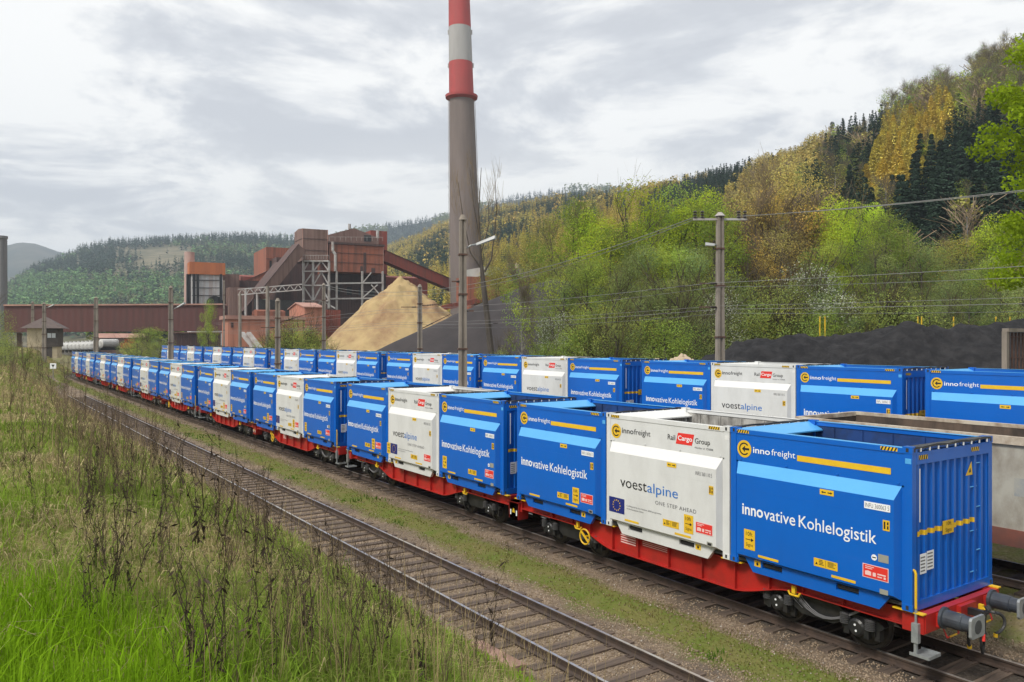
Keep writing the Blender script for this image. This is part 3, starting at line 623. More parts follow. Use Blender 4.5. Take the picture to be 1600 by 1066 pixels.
# ---------------------------------------------------------------- container wagons (one unit = three containers)
UL = 12.18
def make_wagon():
    t = empty('container_wagon'); h = UL/2
    def prof(y):   # bottom of the side sill
        a = abs(y); return .84-.36*float(ss(3.6, 1.9, a))
    b = MB(); ys = np.linspace(-h, h, 61)
    for sg in (-1, 1):
        xo = sg*1.19
        for y0, y1 in zip(ys[:-1], ys[1:]):
            z0, z1 = prof(y0), prof(y1); xa, xb = sorted((xo, xo-sg*.02))
            b.hexa([(xa, y0, z0), (xb, y0, z0), (xb, y1, z1), (xa, y1, z1), (xa, y0, 1.10), (xb, y0, 1.10), (xb, y1, 1.10), (xa, y1, 1.10)])
            xa, xb = sorted((xo+sg*.10, xo-sg*.10))
            b.hexa([(xa, y0, z0-.02), (xb, y0, z0-.02), (xb, y1, z1-.02), (xa, y1, z1-.02), (xa, y0, z0), (xb, y0, z0), (xb, y1, z1), (xa, y1, z1)])
        b.box(min(xo+sg*.11, xo-sg*.11), max(xo+sg*.11, xo-sg*.11), -h, h, 1.10, 1.125)
        for y in (-2.9, -2.0, -1.05, 0, 1.05, 2.0, 2.9):
            b.box(min(xo, xo+sg*.085), max(xo, xo+sg*.085), y-.012, y+.012, prof(y)+.001, 1.10)
        for y in (-4.6, -3.7, 3.7, 4.6): b.box(min(xo, xo+sg*.06), max(xo, xo+sg*.06), y-.01, y+.01, prof(y)+.001, 1.10)
    for y in (-5.3, -3.93, -2.0, 0, 2.0, 3.93, 5.3): b.box(-1.17, 1.17, y-.12, y+.12, .80, 1.09)
    b.box(-.3, .3, -h+.1, h-.1, .70, 1.04)
    b.build('underframe', M['red'], t)
    b = MB(); b.box(-1.33, 1.33, -h-.16, -h-.02, .80, 1.125); b.box(-1.36, -1.20, -h-.14, -h+.25, .78, 1.10); b.box(1.20, 1.36, -h-.14, -h+.25, .78, 1.10); b.box(-1.0, -.72, -h-.22, -h-.16, .86, 1.10); b.box(.72, 1.0, -h-.22, -h-.16, .86, 1.10)
    b.box(-.28, .28, -h-.24, -h-.16, .82, 1.10)
    b.build('headstock', M['red'], t)
    b = MB(); b.box(-1.25, 1.25, h+.0, h+.10, .72, 1.125); b.build('inner_headstock', M['red'], t)
    # yellow container seat edges
    for y in (-h+.12, -2.03, 2.03, h-.12):
        for sg in (-1, 1):
            b = MB(); b.box(min(sg*1.301, sg*1.42), max(sg*1.301, sg*1.42), y-.28, y+.28, 1.126, 1.147); b.build('seat_edge', M['yellow'], t)
    # lettering on the sill
    b = MB(); x = -1.194
    def st(body, y0, y1, z0, z1):
        V, F = text_polys(body); mn = V.min(0); mx = V.max(0)
        b.add([(x, y0-(p[0]-mn[0])/(mx[0]-mn[0])*(y0-y1), z0+(p[1]-mn[1])/(mx[1]-mn[1])*(z1-z0)) for p in V], F)
    for k in range(5): b.add([(x, .95, .80+k*.045), (x, .1, .80+k*.045), (x, .1, .815+k*.045), (x, .95, .815+k*.045)], [(0, 1, 2, 3)])
    for k in range(4): b.add([(x, 1.75, .72+k*.06), (x, 1.2, .72+k*.06), (x, 1.2, .75+k*.06), (x, 1.75, .75+k*.06)], [(0, 1, 2, 3)])
    b.build('data_lettering', M['pink'], t, fix=False)
    # buffers
    for sx in (-.875, .875):
        b = MB(); b.lathe((sx, -h-.22, 1.02), [(.19, 0), (.19, -.05), (.150, -.06), (.150, -.36), (.135, -.37), (.135, -.56)], 20, 'y')
        bu = b.build('buffer', M['buffer'], t, smooth=False)
        b = MB(); hw, hh = .235, .18; y0, y1 = -h-.82, -h-.775
        pl = [(-hw, -hh*.75), (-hw*.85, -hh), (hw*.85, -hh), (hw, -hh*.75), (hw, hh*.75), (hw*.85, hh), (-hw*.85, hh), (-hw, hh*.75)]
        b.mi = 0; b.prism([(sx+p, 1.02+q) for p, q in pl], y0, y1, 'y'); b.mi = 1; b.lathe((sx, y0-.003, 1.02), [(.12, 0), (.12, .002)], 20, 'y')
        b.build('buffer_plate', [M['grey'], M['buffer']], bu)
    # screw coupling, hook, hoses
    b = MB(); y = -h-.24
    b.bar((0, y, .98), (0, y-.28, .98), .09, .12); b.path([(0, y-.28, 1.0), (0, y-.36, 1.08), (0, y-.30, 1.15)], .045); b.build('coupling_hook', M['bogie'], t)
    b = MB(); b.path([(-.06, y-.26, .96), (-.07, y-.24, .62), (-.05, y-.24, .40)], .022); b.path([(.06, y-.26, .96), (.07, y-.24, .62), (.05, y-.24, .40)], .022); b.tube((-.10, y-.24, .62), (.10, y-.24, .62), .035); b.path([(-.05, y-.24, .40), (0, y-.24, .26), (.05, y-.24, .40)], .024); 
    sc = b.build('screw_coupling', M['bogie'], t)
    b = MB(); b.tube((0, y-.24, .62), (-.03, y-.27, .50), .045, .03); b.build('coupling_handle', M['lred'], sc)
    for sx in (-.42, .42):
        b = MB(); pts = [(sx, y+.02, .90)]+[(sx+.25*math.sin(a)*(1 if sx > 0 else -1), y-.22-.1*math.sin(a), .72+.2*math.cos(a)) for a in np.linspace(.2, 2.9, 9)]
        b.path(pts, .028, 7); ho = b.build('air_hose', M['rubber'], t)
        b = MB(); b.tube(pts[0], Vector(pts[0])+Vector((0, -.09, .06)), .035); b.box(pts[0][0]-.03, pts[0][0]+.03, pts[0][1]-.08, pts[0][1], .92, 1.02); b.tube(pts[-1], Vector(pts[-1])+Vector((0, 0, -.06)), .04); b.build('hose_tap', M['yellow'], ho)
    for sx in (-.62, .62):
        b = MB(); b.mi = 0; b.path([(sx-.22, y+.05, .85), (sx-.2, y-.03, .66), (sx+.2, y-.03, .66), (sx+.22, y+.05, .85)], .014); b.mi = 1; b.tube((sx-.12, y-.032, .66), (sx+.12, y-.032, .66), .017)
        b.build('shunter_handle', [M['red'], M['yellow']], t)
    # step with handrail on both sides
    for sg in (-1,):
        x = sg*1.40; y = -h-.02
        b = MB(); b.box(x-.045, x+.045, y-.06, y+.06, .62, .96); b.box(min(x, x-sg*.1), max(x, x-sg*.1), y-.03, y+.03, .70, .9); b.bar((x, y, .62), (x, y, .40), .05, .05)
        b.tube((x, y, .96), (x, y, 1.22), .022)
        b.box(min(x+sg*.02, x-sg*.36), max(x+sg*.02, x-sg*.36), y-.24, y+.10, .385, .405)
        for (a0, a1, c0, c1) in ((x+sg*.02, x+sg*.03, -.24, .10), (x-sg*.36, x-sg*.37, -.24, .10)): b.box(min(a0, a1), max(a0, a1), y+c0, y+c1, .385, .44)
        b.box(min(x+sg*.02, x-sg*.36), max(x+sg*.02, x-sg*.36), y-.25, y-.24, .385, .44)
        s_ = b.build('shunter_step', M['grey'], t)
        b = MB(); b.path([(x, y, 1.2), (x, y, 1.82), (x, y+.02, 1.88), (x, y+.06, 1.88), (x, y+.08, 1.82), (x, y+.08, 1.3)], .022, 8); b.build('handrail', M['yellow'], s_)
    # inner coupling cover box
    b = MB()
    for sg in (-1, 1): b.hexa([(sg*1.32, h+.12, .46), (sg*.95, h+.12, .46), (sg*.95, h+.58, .46), (sg*1.32, h+.58, .46), (sg*1.32, h+.10, .98), (sg*.92, h+.10, .98), (sg*.92, h+.62, .98), (sg*1.32, h+.62, .98)]); b.box(min(sg*.88, sg*1.37), max(sg*.88, sg*1.37), h+.101, h+.64, .981, 1.0)
    cb = b.build('coupling_box', M['red'], t)
    b = MB()
    for sg in (-1, 1):
        b.mi = 0; b.add([(sg*1.325, h+.42, .66), (sg*1.325, h+.30, .66), (sg*1.325, h+.36, .80)], [(0, 1, 2)]); b.mi = 1; b.add([(sg*1.325, h+.22, .58), (sg*1.325, h+.16, .58), (sg*1.325, h+.16, .74), (sg*1.325, h+.22, .74)], [(0, 1, 2, 3)])
    b.build('box_sign', [M['yellow'], M['lwhite']], cb, fix=False)
    # brake changeover handle
    for (y, sg) in ((-3.55, -1), (3.35, -1), (-3.35, 1), (3.55, 1)):
        b = MB(); x = sg*1.31; b.mi = 0; b.box(x-.04, x+.02, y-.09, y+.09, .96, 1.06); b.mi = 1; b.box(x-.03, x+.03, y-.04, y+.04, .80, .96); b.path([(x, y-.14, .83), (x, y-.10, .76), (x, y+.10, .76), (x, y+.14, .83)], .022)
        b.build('brake_handle', [M['red'], M['yellow']], t)
    b = MB()
    for i in range(20):
        a0, a1 = 2*math.pi*i/20, 2*math.pi*(i+1)/20
        b.tube((-1.36, 3.0+.20*math.cos(a0), .62+.20*math.sin(a0)), (-1.36, 3.0+.20*math.cos(a1), .62+.20*math.sin(a1)), .022, .022, 6)
    b.bar((-1.36, 2.85, .5), (-1.36, 3.15, .74), .03, .05); b.tube((-1.36, 3.0, .62), (-1.2, 3.0, .62), .03); b.build('handbrake_wheel', M['yellow'], t)
    # cables and brake pipe
    b = MB(); 
    for sg in (-1, 1):
        for k in range(3):
            ya, yb = -h+2.6+.05*k, -h+1.1
            b.path([(sg*1.14, ya+(yb-ya)*q, .88-.42*math.sin(math.pi*q**.8)-.02*k) for q in np.linspace(0, 1, 10)], .011, 5)
            b.path([(sg*1.15, -3.45+.1*k, .80), (sg*1.12, -3.6+.08*k, .60), (sg*1.1, -3.8+.1*k, .48)], .009, 5)
        b.tube((sg*1.05, -4.0, .62), (sg*1.05, 4.0, .62), .018)
    b.build('brake_cable', M['ink'], t)
    # bogies
    for yc in (-h+2.16, h-2.16):
        b = MB()
        for sg in (-1, 1):
            x = sg*1.0
            b.prism([(yc-1.42, .58), (yc-1.30, .66), (yc-.55, .68), (yc-.4, .80), (yc+.4, .80), (yc+.55, .68), (yc+1.30, .66), (yc+1.42, .58), (yc+1.34, .50), (yc+.6, .50), (yc+.36, .36), (yc-.36, .36), (yc-.6, .50), (yc-1.34, .50)], x-.09, x+.09, 'x')
            b.lathe((sg*.85, yc, .80), [(.14, 0), (.14, .07)], 12)
            for d in (-1, 1):
                b.bar((x, yc+d*.62, .50), (x, yc+d*.62, .24), .10, .14); b.box(x-.07, x+.07, yc+d*1.26-.05, yc+d*1.26+.05, .28, .60)
        b.box(-.95, .95, yc-.28, yc+.28, .46, .74); b.lathe((0, yc, .74), [(.3, 0), (.22, .10)], 16)
        for d in (-1, 1): b.tube((-.85, yc+d*.42, .42), (.85, yc+d*.42, .42), .05)
        bo = b.build('bogie', M['bogie'], t)
        for d in (-1, 1):
            ya = yc+d*.9
            b = MB()
            for sg in (-1, 1):
                b.mi = 0; b.lathe((sg*.70, ya, .46), [(.485, 0), (.485, sg*.025), (.462, sg*.03), (.458, sg*.135), (.40, sg*.137), (.385, sg*.10), (.16, sg*.075), (.13, sg*.15)], 32, 'x')
            b.mi = 0; b.tube((-.98, ya, .46), (.98, ya, .46), .08, .08, 12)
            b.build('wheelset', [M['wheel']], bo)
            for sg in (-1, 1):
                b = MB(); x = sg*1.0
                b.mi = 0; b.box(x-.10, x+.10, ya-.34, ya+.34, .36, .47); b.lathe((x, ya, .46), [(.17, 0), (.17, sg*.17), (.13, sg*.20)], 16, 'x')
                for q in (-1, 1): b.box(x-.05+sg*.12, x+.05+sg*.12, ya+q*.20-.05, ya+q*.20+.05, .30, .56)
                b.mi = 1
                for q in (-.055, .055): b.tube((x+sg*.2, ya+q*.2, .46+q), (x+sg*.207, ya+q*.2, .46+q), .022, .022, 8)
                ab = b.build('axle_box', [M['bogie'], M['lwhite']], bo)
        for d in (-1, 1):
            for e2 in (-1, 1):
                for sg in (-1, 1):
                    b = MB()
                    for k in range(6):
                        r = .098; y = yc+d*.9+e2*.26; z = .475+k*.034
                        b.lathe((sg*1.13, y, z), [(r*.8, 0), (r, .006), (r, .016), (r*.8, .022)], 12)
                    b.tube((sg*1.13, y, .47), (sg*1.13, y, .68), .06, .06, 8); b.build('coil_spring', mat_spring, bo)
    return t
mat_spring = mat('spring_steel', (0.12, 0.12, 0.125), 0.35, metal=0.4)

ORD = ['first', 'second', 'third', 'fourth', 'fifth', 'sixth', 'seventh', 'eighth', 'ninth', 'tenth', 'eleventh', 'twelfth']
protos = {}
def get_container(kind):
    if kind not in protos: protos[kind] = make_container(kind); return protos[kind]
    return copy_tree(protos[kind])
def get_wagon():
    if 'wagon' not in protos: protos['wagon'] = make_wagon(); return protos['wagon']
    return copy_tree(protos['wagon'])
PITCH = 4.06
def unit(xc, z, y_near, idx, rot, train, keep=(0, 1, 2), wag=True):
    where = f'{ORD[idx]} trio from right, {train} train'
    if wag:
        wg = get_wagon(); wg.location = (xc, y_near+UL/2-.015, z); wg.rotation_euler = (0, 0, math.pi if rot else 0)
        if rot:
            for ch in KIDS[wg]:
                if ch.name.startswith('shunter_step'): ch.scale = (-1, 1, 1)
        tag(wg, f'red flat wagon with black bogies under the {ORD[idx]} trio of containers, {train} train', 'wagon', f'red container wagons of the {train} train')
    for k in keep:
        kind = ('blue_a', ('white_b' if idx % 4 == 1 else 'white_a'), 'blue_b')[k]
        c = get_container(kind); c.location = (xc, y_near+YE+k*PITCH, z+1.148)
        if k == 1: lb = f'white open-top container between two blue ones, {where}'
        else: lb = f'blue open-top container {"right" if k == 0 else "left"} of the white one, {where}'
        tag(c, lb, 'container', f'containers of the {train} train')
y = 7.595; rot = False
for i in range(10):
    unit(15.2, 0, y, i, rot, 'front'); y += UL+(.69 if not rot else 1.27); rot = not rot
# rear train: the nearest trio is cut by the frame, its white and right-hand containers stand outside it
y = 14.29-.72-UL; rot = False
unit(26.72, .95, y, 0, False, 'rear', keep=(2,)); y = 14.29; rot = True
for i in range(1, 10):
    unit(26.72, .95, y, i, rot, 'rear'); y += UL+(.69 if not rot else 1.27); rot = not rot

# ---------------------------------------------------------------- old gondola wagon between the trains
def gondola():
    t = empty('gondola_wagon', (20.6, 13.9-7.1, .45), label='old grey open gondola wagon with rusty inside standing between the two trains', cat='wagon')
    cream = mat('stained_cream', (0.40, 0.385, 0.335), 0.7, (0.20, 0.17, 0.135), 1.3, 0.42, 0.72, bump=0.12, stretch=(1, 1, .6)); inn = mat('rusty_inside', (0.13, 0.09, 0.066), 0.85, (0.045, 0.034, 0.028), 1.3, 0.35, 0.6, stretch=(1, 1, .35), bump=0.2)
    rim = mat('worn_rim', (0.52, 0.46, 0.37), 0.7, (0.25, 0.18, 0.13), 2.0); band = mat('red_brown_sole', (0.20, 0.07, 0.05), 0.75, (0.12, 0.06, 0.05), 1.4)
    patch = mat('grey_patch', (0.27, 0.29, 0.30), 0.7, (0.36, 0.35, 0.31), 2.5)
    L2 = 7.1; W2 = 1.4; zt = 3.32; zb = 1.28
    for sg in (-1, 1):
        b = MB(); b.mi = 0; b.box(min(sg*W2, sg*(W2-.03)), max(sg*W2, sg*(W2-.03)), -L2, L2, zb, zt)
        b.mi = 1; b.box(min(sg*(W2-.031), sg*(W2-.05)), max(sg*(W2-.031), sg*(W2-.05)), -L2+.06, L2-.06, zb, zt)
        b.mi = 0
        for y in np.linspace(-L2+.25, L2-.25, 8): b.box(min(sg*W2, sg*(W2+.09)), max(sg*W2, sg*(W2+.09)), y-.08, y+.08, zb, zt-.28)
        b.build('side_wall', [cream, inn], t)
        b = MB(); b.box(min(sg*(W2-.06), sg*(W2+.07)), max(sg*(W2-.06), sg*(W2+.07)), -L2, L2, zt-.16 if sg < 0 else zt-.07, zt+.02); b.build('top_rim', rim, t)
        b = MB(); b.box(min(sg*(W2-.1), sg*(W2+.03)), max(sg*(W2-.1), sg*(W2+.03)), -L2, L2, zb-.38, zb); b.build('sole_bar', band, t)
    for sg in (-1, 1):
        b = MB(); b.mi = 0; b.box(-W2, W2, min(sg*L2, sg*(L2-.03)), max(sg*L2, sg*(L2-.03)), zb, zt); b.mi = 1; b.box(-W2+.06, W2-.06, min(sg*(L2-.031), sg*(L2-.05)), max(sg*(L2-.031), sg*(L2-.05)), zb, zt)
        b.build('end_wall', [cream, inn], t)
        b = MB(); b.box(-W2+.061, W2-.061, min(sg*(L2-.07), sg*(L2+.06)), max(sg*(L2-.07), sg*(L2+.06)), zt-.1, zt+.018); b.build('top_rim', rim, t)
    b = MB(); b.box(-W2, W2, -L2, L2, zb-.06, zb); b.build('floor', M['dark_floor'], t)
    b = MB(); x = -W2-.004
    for yq in (-L2+6.2, -L2+8.6): b.add([(x, yq, zb+.75), (x, yq-1.3, zb+.75), (x, yq-1.3, zb+1.15), (x, yq, zb+1.15)], [(0, 1, 2, 3)])
    b.build('paint_patch', patch, t, fix=False)
    for yc in (-L2+2, L2-2):
        b = MB()
        for sg in (-1, 1):
            b.prism([(yc-1.3, .60), (yc-.4, .78), (yc+.4, .78), (yc+1.3, .60), (yc+1.2, .46), (yc-1.2, .46)], sg*1.0-.08, sg*1.0+.08, 'x')
        b.box(-.9, .9, yc-.25, yc+.25, .5, .9); bo = b.build('bogie', M['bogie'], t)
        for d in (-1, 1):
            b = MB()
            for sg in (-1, 1): b.lathe((sg*.70, yc+d*.9, .46), [(.485, 0), (.485, sg*.025), (.46, sg*.03), (.455, sg*.135), (.15, sg*.08)], 24, 'x')
            b.tube((-1.1, yc+d*.9, .46), (1.1, yc+d*.9, .46), .08); b.build('wheelset', M['wheel'], bo)
    for sg in (-1, 1):
        for sx in (-.875, .875):
            b = MB(); b.lathe((sx, sg*L2, 1.04), [(.13, 0), (.10, sg*.55), (.22, sg*.56), (.22, sg*.6)], 16, 'y'); b.build('buffer', M['buffer'], t)
gondola()

# ---------------------------------------------------------------- works buildings
FA = R(28); E1 = Vector((CA*math.cos(FA)+SA*math.sin(FA), -SA*math.cos(FA)+CA*math.sin(FA), 0)); E2 = Vector((-CA*math.sin(FA)+SA*math.cos(FA), SA*math.sin(FA)+CA*math.cos(FA), 0))
def corner(pxl, pxe, pxr, z, depth=None):
    c_, s_ = math.cos(FA), math.sin(FA); l = (pxe-800)/FPX*z; k = (pxr-800)/FPX; t1 = (k*z-l)/(c_-k*s_)
    if depth is None:
        k = (pxl-800)/FPX; t2 = (l-k*z)/(s_+k*c_)
    else: t2 = depth
    p = at(pxe, HOR, z); return p, t1, t2
def zof(py, z): return EYE-(py-HOR)/FPX*z
def block(b, pxl, pxe, pxr, yt, yb, z, depth=None, ridge=0, axis=1, over=0.0):
    p, a, d = corner(pxl, pxe, pxr, z, depth); z1, z0 = zof(yt, z), zof(yb, z)
    q = [p-E1*over-E2*over, p+E1*(a+over)-E2*over, p+E1*(a+over)+E2*(d+over), p-E1*over+E2*(d+over)]
    f = lambda v, h: (v.x, v.y, h)
    if not ridge: b.hexa([f(v, z0) for v in q]+[f(v, z1) for v in q])
    else:
        h = ridge/FPX*z
        if axis == 1: r0, r1 = (q[0]+q[3])/2, (q[1]+q[2])/2; fs = [(0, 1, 5, 4), (2, 3, 7, 6), (1, 2, 6, 9, 5), (3, 0, 4, 8, 7), (4, 5, 9, 8), (6, 7, 8, 9), (3, 2, 1, 0)]
        else: r0, r1 = (q[0]+q[1])/2, (q[3]+q[2])/2; fs = [(0, 1, 5, 8, 4), (2, 3, 7, 9, 6), (1, 2, 6, 5), (3, 0, 4, 7), (4, 8, 9, 7), (5, 6, 9, 8), (3, 2, 1, 0)]
        b.add([f(v, z0) for v in q]+[f(v, z1) for v in q]+[f(r0, z1+h), f(r1, z1+h)], fs)
    return p, a, d
def rebase(t):
    for c in KIDS.get(t, []): c.location = -t.location
def bpart(name, m, parent, *a, **k):
    b = MB(); block(b, *a, **k); return b.build(name, m, parent)
def works():
    t = empty('sinter_plant', at(520, 560, 245), label='rust brown sinter plant with tall tower, sloping galleries and grey steel trestles', cat='industrial building')
    bpart('tower', M['brown_sheet'], t, 460, 473, 512, 357, 407, 236, ridge=2.5, axis=1)
    bpart('hopper_house', M['rust_sheet'], t, 512, 515, 599, 381, 424, 240, depth=14)
    bpart('house_roof', M['dark_sheet'], t, 512, 514, 598, 377.6, 380.8, 240, depth=14, over=.5)
    bpart('gable_hall', M['brown_sheet'], t, 512, 513, 592, 367, 425, 258, depth=20, ridge=13, axis=0)
    bpart('stair_tower', M['red_sheet'], t, 575, 579, 605, 360, 470, 268, depth=14)
    bpart('screen_hall', M['rust_sheet'], t, 412, 416, 466, 386, 445, 262, depth=22)
    bpart('screen_annex', M['dark_sheet'], t, 428, 432, 516, 402, 540, 256, depth=18)
    bpart('lower_hall', M['dark_sheet'], t, 508, 512, 603, 424.5, 555, 248, depth=16)
    bpart('side_shed', M['red_sheet'], t, 598, 600, 668, 433, 540, 262, depth=14, ridge=5)
    b = MB()   # windows and vents
    p, a, d = corner(512, 515, 599, 240, 14)
    for (u0, u1, y0, y1) in ((.62, .67, 392, 424), (.56, .61, 414, 424), (.77, .84, 416, 424)):
        q0 = p+E1*(a*u0)-E2*.06; q1 = p+E1*(a*u1)-E2*.06
        b.add([(q0.x, q0.y, zof(y1, 240)), (q1.x, q1.y, zof(y1, 240)), (q1.x, q1.y, zof(y0, 240)), (q0.x, q0.y, zof(y0, 240))], [(0, 1, 2, 3)])
    b.build('louvre', M['dark_sheet'], t, fix=False)
    # trestle under tower and house
    def P(px, py, z): return at(px, py, z)
    b = MB()
    for px in (474, 489, 514): 
        b.bar(P(px, 408, 236.5), P(px, 482, 236.5), .55, .55)
    for y in (408, 424, 446, 470): b.bar(P(474, y, 236.2), P(514, y, 236.2), .4, .4)
    for (x0, y0, x1, y1) in ((490, 424, 502, 408), (502, 408, 514, 424), (490, 446, 502, 425), (502, 425, 514, 446), (490, 470, 502, 447), (502, 447, 514, 470), (474, 424, 482, 410), (474, 446, 489, 425), (474, 447, 489, 470), (490, 482, 503, 470), (503, 470, 524, 482)):
        b.bar(P(x0, y0, 236.8), P(x1, y1, 236.8), .35, .35)
    b.build('tower_trestle', M['steelwhite'], t)
    b = MB()
    for px in (526, 566, 598): b.bar(P(px, 424, 240.6+(px-515)*.055), P(px, 490, 240.6+(px-515)*.055), .5, .5)
    for y in (443, 467): b.bar(P(515, y, 240.4), P(599, y-1, 245.2), .45, .45)
    for (x0, y0, x1, y1) in ((566, 443, 580, 426), (566, 466, 590, 445), (580, 445, 598, 466)): b.bar(P(x0, y0, 243.4), P(x1, y1, 244), .35, .35)
    b.build('house_trestle', M['steelwhite'], t)
    # sloping galleries
    def gallery(name, a, b_, wd, ht, m): 
        mb = MB(); mb.bar(a, b_, wd, ht); g = mb.build(name, m, t)
        d = (Vector(b_)-Vector(a)).normalized(); up = Vector((0, 0, 1)); s_ = d.cross(up).normalized(); n_ = s_.cross(d)
        mb = MB(); mb.bar(Vector(a)+n_*(ht/2+.08), Vector(b_)+n_*(ht/2+.08), wd+.5, .15); mb.build('gallery_roof', M['dark_sheet'], g)
    gallery('conveyor_gallery', P(468, 388, 234), P(408, 462, 226), 3.6, 3.1, M['brown_sheet'])
    gallery('conveyor_gallery', P(440, 415, 244), P(378, 492, 232), 3.2, 2.6, M['dark_sheet'])
    gallery('conveyor_gallery', P(596, 400, 250), P(740, 462, 270), 3.6, 3.2, M['red_sheet'])
    gallery('conveyor_gallery', P(360, 456, 250), P(428, 425, 254), 3.0, 1.8, M['rust_sheet'])
    bpart('transfer_house', M['brown_sheet'], t, 338, 344, 374, 428, 478, 240, depth=9)
    bpart('transfer_house', M['brown_sheet'], t, 354, 358, 397, 449, 500, 230, depth=10)
    b = MB(); block(b, 368, 372, 418, 438, 452, 246, depth=9); b.build('belt_house', M['dark_sheet'], t)
    # girts, windows, ducts and rails of the plant
    def strips(name, m, faces, par):
        b = MB()
        for (args, u0, u1, y0, y1, z, left) in faces:
            p, a, d = corner(*args); e, o, L_ = (E2, -E1, d) if left else (E1, -E2, a)
            q0 = p+e*(L_*u0); q1 = p+e*(L_*u1); v = [q0+o*.12, q1+o*.12, q1-o*.02, q0-o*.02]
            b.hexa([(w_.x, w_.y, zof(y1, z)) for w_ in v]+[(w_.x, w_.y, zof(y0, z)) for w_ in v])
        return b.build(name, m, par)
    hh_ = (512, 515, 599, 240, 14); tw_ = (460, 473, 512, 236); sh_ = (412, 416, 466, 262, 22); lw_ = (508, 512, 603, 248, 16); gh_ = (512, 513, 592, 258, 20)
    strips('wall_girt', M['dark_sheet'], [(hh_, 0, 1, 394, 394.6, 240, 0), (hh_, 0, 1, 409, 409.6, 240, 0), (tw_, 0, 1, 372, 372.5, 236, 0), (tw_, 0, 1, 390, 390.5, 236, 0), (tw_, 0, 1, 372, 372.5, 236, 1), (sh_, 0, 1, 404, 404.7, 262, 0), (lw_, 0, 1, 440, 440.6, 248, 0), (lw_, 0, 1, 470, 470.6, 248, 0)], t)
    for fc_ in [(sh_, .10+.16*k, .10+.16*k+.10, 407, 424, 262, 0) for k in range(5)]+[(gh_, .70, .84, 364, 374, 258, 0)]+[(lw_, .12+.2*k, .12+.2*k+.08, 448, 460, 248, 0) for k in range(4)]: strips('window', M['black'], [fc_], t)
    strips('corner_trim', M['pinkroof'], [(tw_, -.01, .012, 357, 407, 236, 0), (tw_, .985, 1.01, 357, 407, 236, 0), (hh_, -.005, .006, 381, 424, 240, 0), (hh_, .992, 1.003, 381, 424, 240, 0)], t)
    b = MB(); b.path([P(520, 378, 238.5), P(520, 392, 238.5), P(524, 398, 238.7), P(524, 424, 238.7)], .45, 8); b.build('duct', M['steelwhite'], t)
    for q in ([P(590, 372, 250), P(590, 360, 250)], [P(546, 358, 256), P(546, 350, 256)]): b = MB(); b.path(q, .5, 8); b.build('vent_pipe', M['steelwhite'], t)
    for px in (402, 384, 420): b = MB(); b.path([P(px, 500, 226), P(px, 452, 226)], .35, 8); b.build('support_leg', M['steelwhite'], t)
    b = MB()
    for (x0, y0, z0, x1, y1, z1) in ((515, 376, 239, 598, 376.5, 244), (473, 405, 235.5, 514, 405, 236)):
        A_, B_ = P(x0, y0, z0), P(x1, y1, z1)
        b.tube(A_+Vector((0, 0, 1.1)), B_+Vector((0, 0, 1.1)), .06, .06, 4)
        for k in range(11): q = A_.lerp(B_, k/10); b.tube(q, q+Vector((0, 0, 1.1)), .05, .05, 4)
    b.build('handrail', M['steelwhite'], t)
    bpart('low_shed', M['rust_sheet'], t, 396, 402, 446, 486, 545, 222, depth=8, ridge=3); bpart('low_shed', M['brown_sheet'], t, 430, 436, 474, 470, 545, 236, depth=8)
    bpart('crusher_house', M['red_sheet'], t, 372, 376, 400, 432, 470, 262, depth=9, ridge=4)
    # dark pit under the gallery
    bpart('bunker', M['dark_floor'], t, 392, 398, 478, 468, 545, 232, depth=12)
    # filter house
    f = empty('filter_building', at(315, 560, 232), label='silver filter house under an orange top with a short pale stack', cat='industrial building')
    bpart('orange_top', M['orange_sheet'], f, 286, 296, 352, 409, 428, 230, depth=12)
    bpart('silver_cladding', M['silver_sheet'], f, 290, 299, 348, 428.2, 540, 231, depth=11)
    b = MB()
    for px in (293, 297, 303, 309, 345): b.bar(P(px, 428.5, 230.6 if px > 298 else 232), P(px, 478, 230.6 if px > 298 else 232), .6, .6)
    for y in (438, 450, 462): b.bar(P(300, y, 230.8), P(346, y, 234.5), .12, .2)
    b.build('dark_column', M['black'], f)
    b = MB(); b.tube(P(296, 500, 236), P(296, 394, 236), 1.55, 1.4, 20); b.build('stack', mat('pale_stack', (.45, .30, .26), .8, (.34, .24, .22), .4), f)
    b = MB(); c0 = P(335, 474, 231.2); 
    pts = [(-2.3, -2.2)]+[(2.3*math.cos(a), 2.1*math.sin(a)) for a in np.linspace(math.pi, 0, 10)]+[(2.3, -2.2)]
    b.add([(c0+E1*p[0]+Vector((0, 0, p[1])))-E2*.9 for p in pts], [tuple(range(len(pts)))]); b.build('arched_opening', M['black'], f, fix=False)
    # belt bridge over the tracks
    br = empty('belt_bridge', at(180, 560, 190), label='long oxblood red enclosed belt bridge crossing over the tracks', cat='bridge')
    b = MB(); a0 = at(14, 499, 188); a1 = at(352, 497, 192); b.bar(a0, a1, 4.0, 6.2); b.build('enclosure', M['bridge_sheet'], br)
    b = MB(); b.bar(a0+Vector((0, 0, 3.2)), a1+Vector((0, 0, 3.2)), 4.8, .35); b.build('roof', M['pinkroof'], br)
    b = MB()
    for px in (30, 232, 336): p = at(px, 520, 190); b.box(p.x-.5, p.x+.5, p.y-.5, p.y+.5, 0, p.z)
    b.build('bridge_pier', M['rust'], br)
    # truss foot of the bridge at right
    tr = empty('brown_shed', at(300, 560, 200), label='low brown shed under the right end of the belt bridge', cat='shed')
    bpart('wall', M['dark_sheet'], tr, 268, 272, 345, 521, 560, 185, depth=8); bpart('roof', M['brown_sheet'], tr, 268, 272, 345, 519, 520.8, 185, depth=8, over=.4)
    # salmon buildings in front
    s = empty('salmon_annex', at(410, 560, 160), label='long low salmon coloured building with chutes in front of the plant', cat='building')
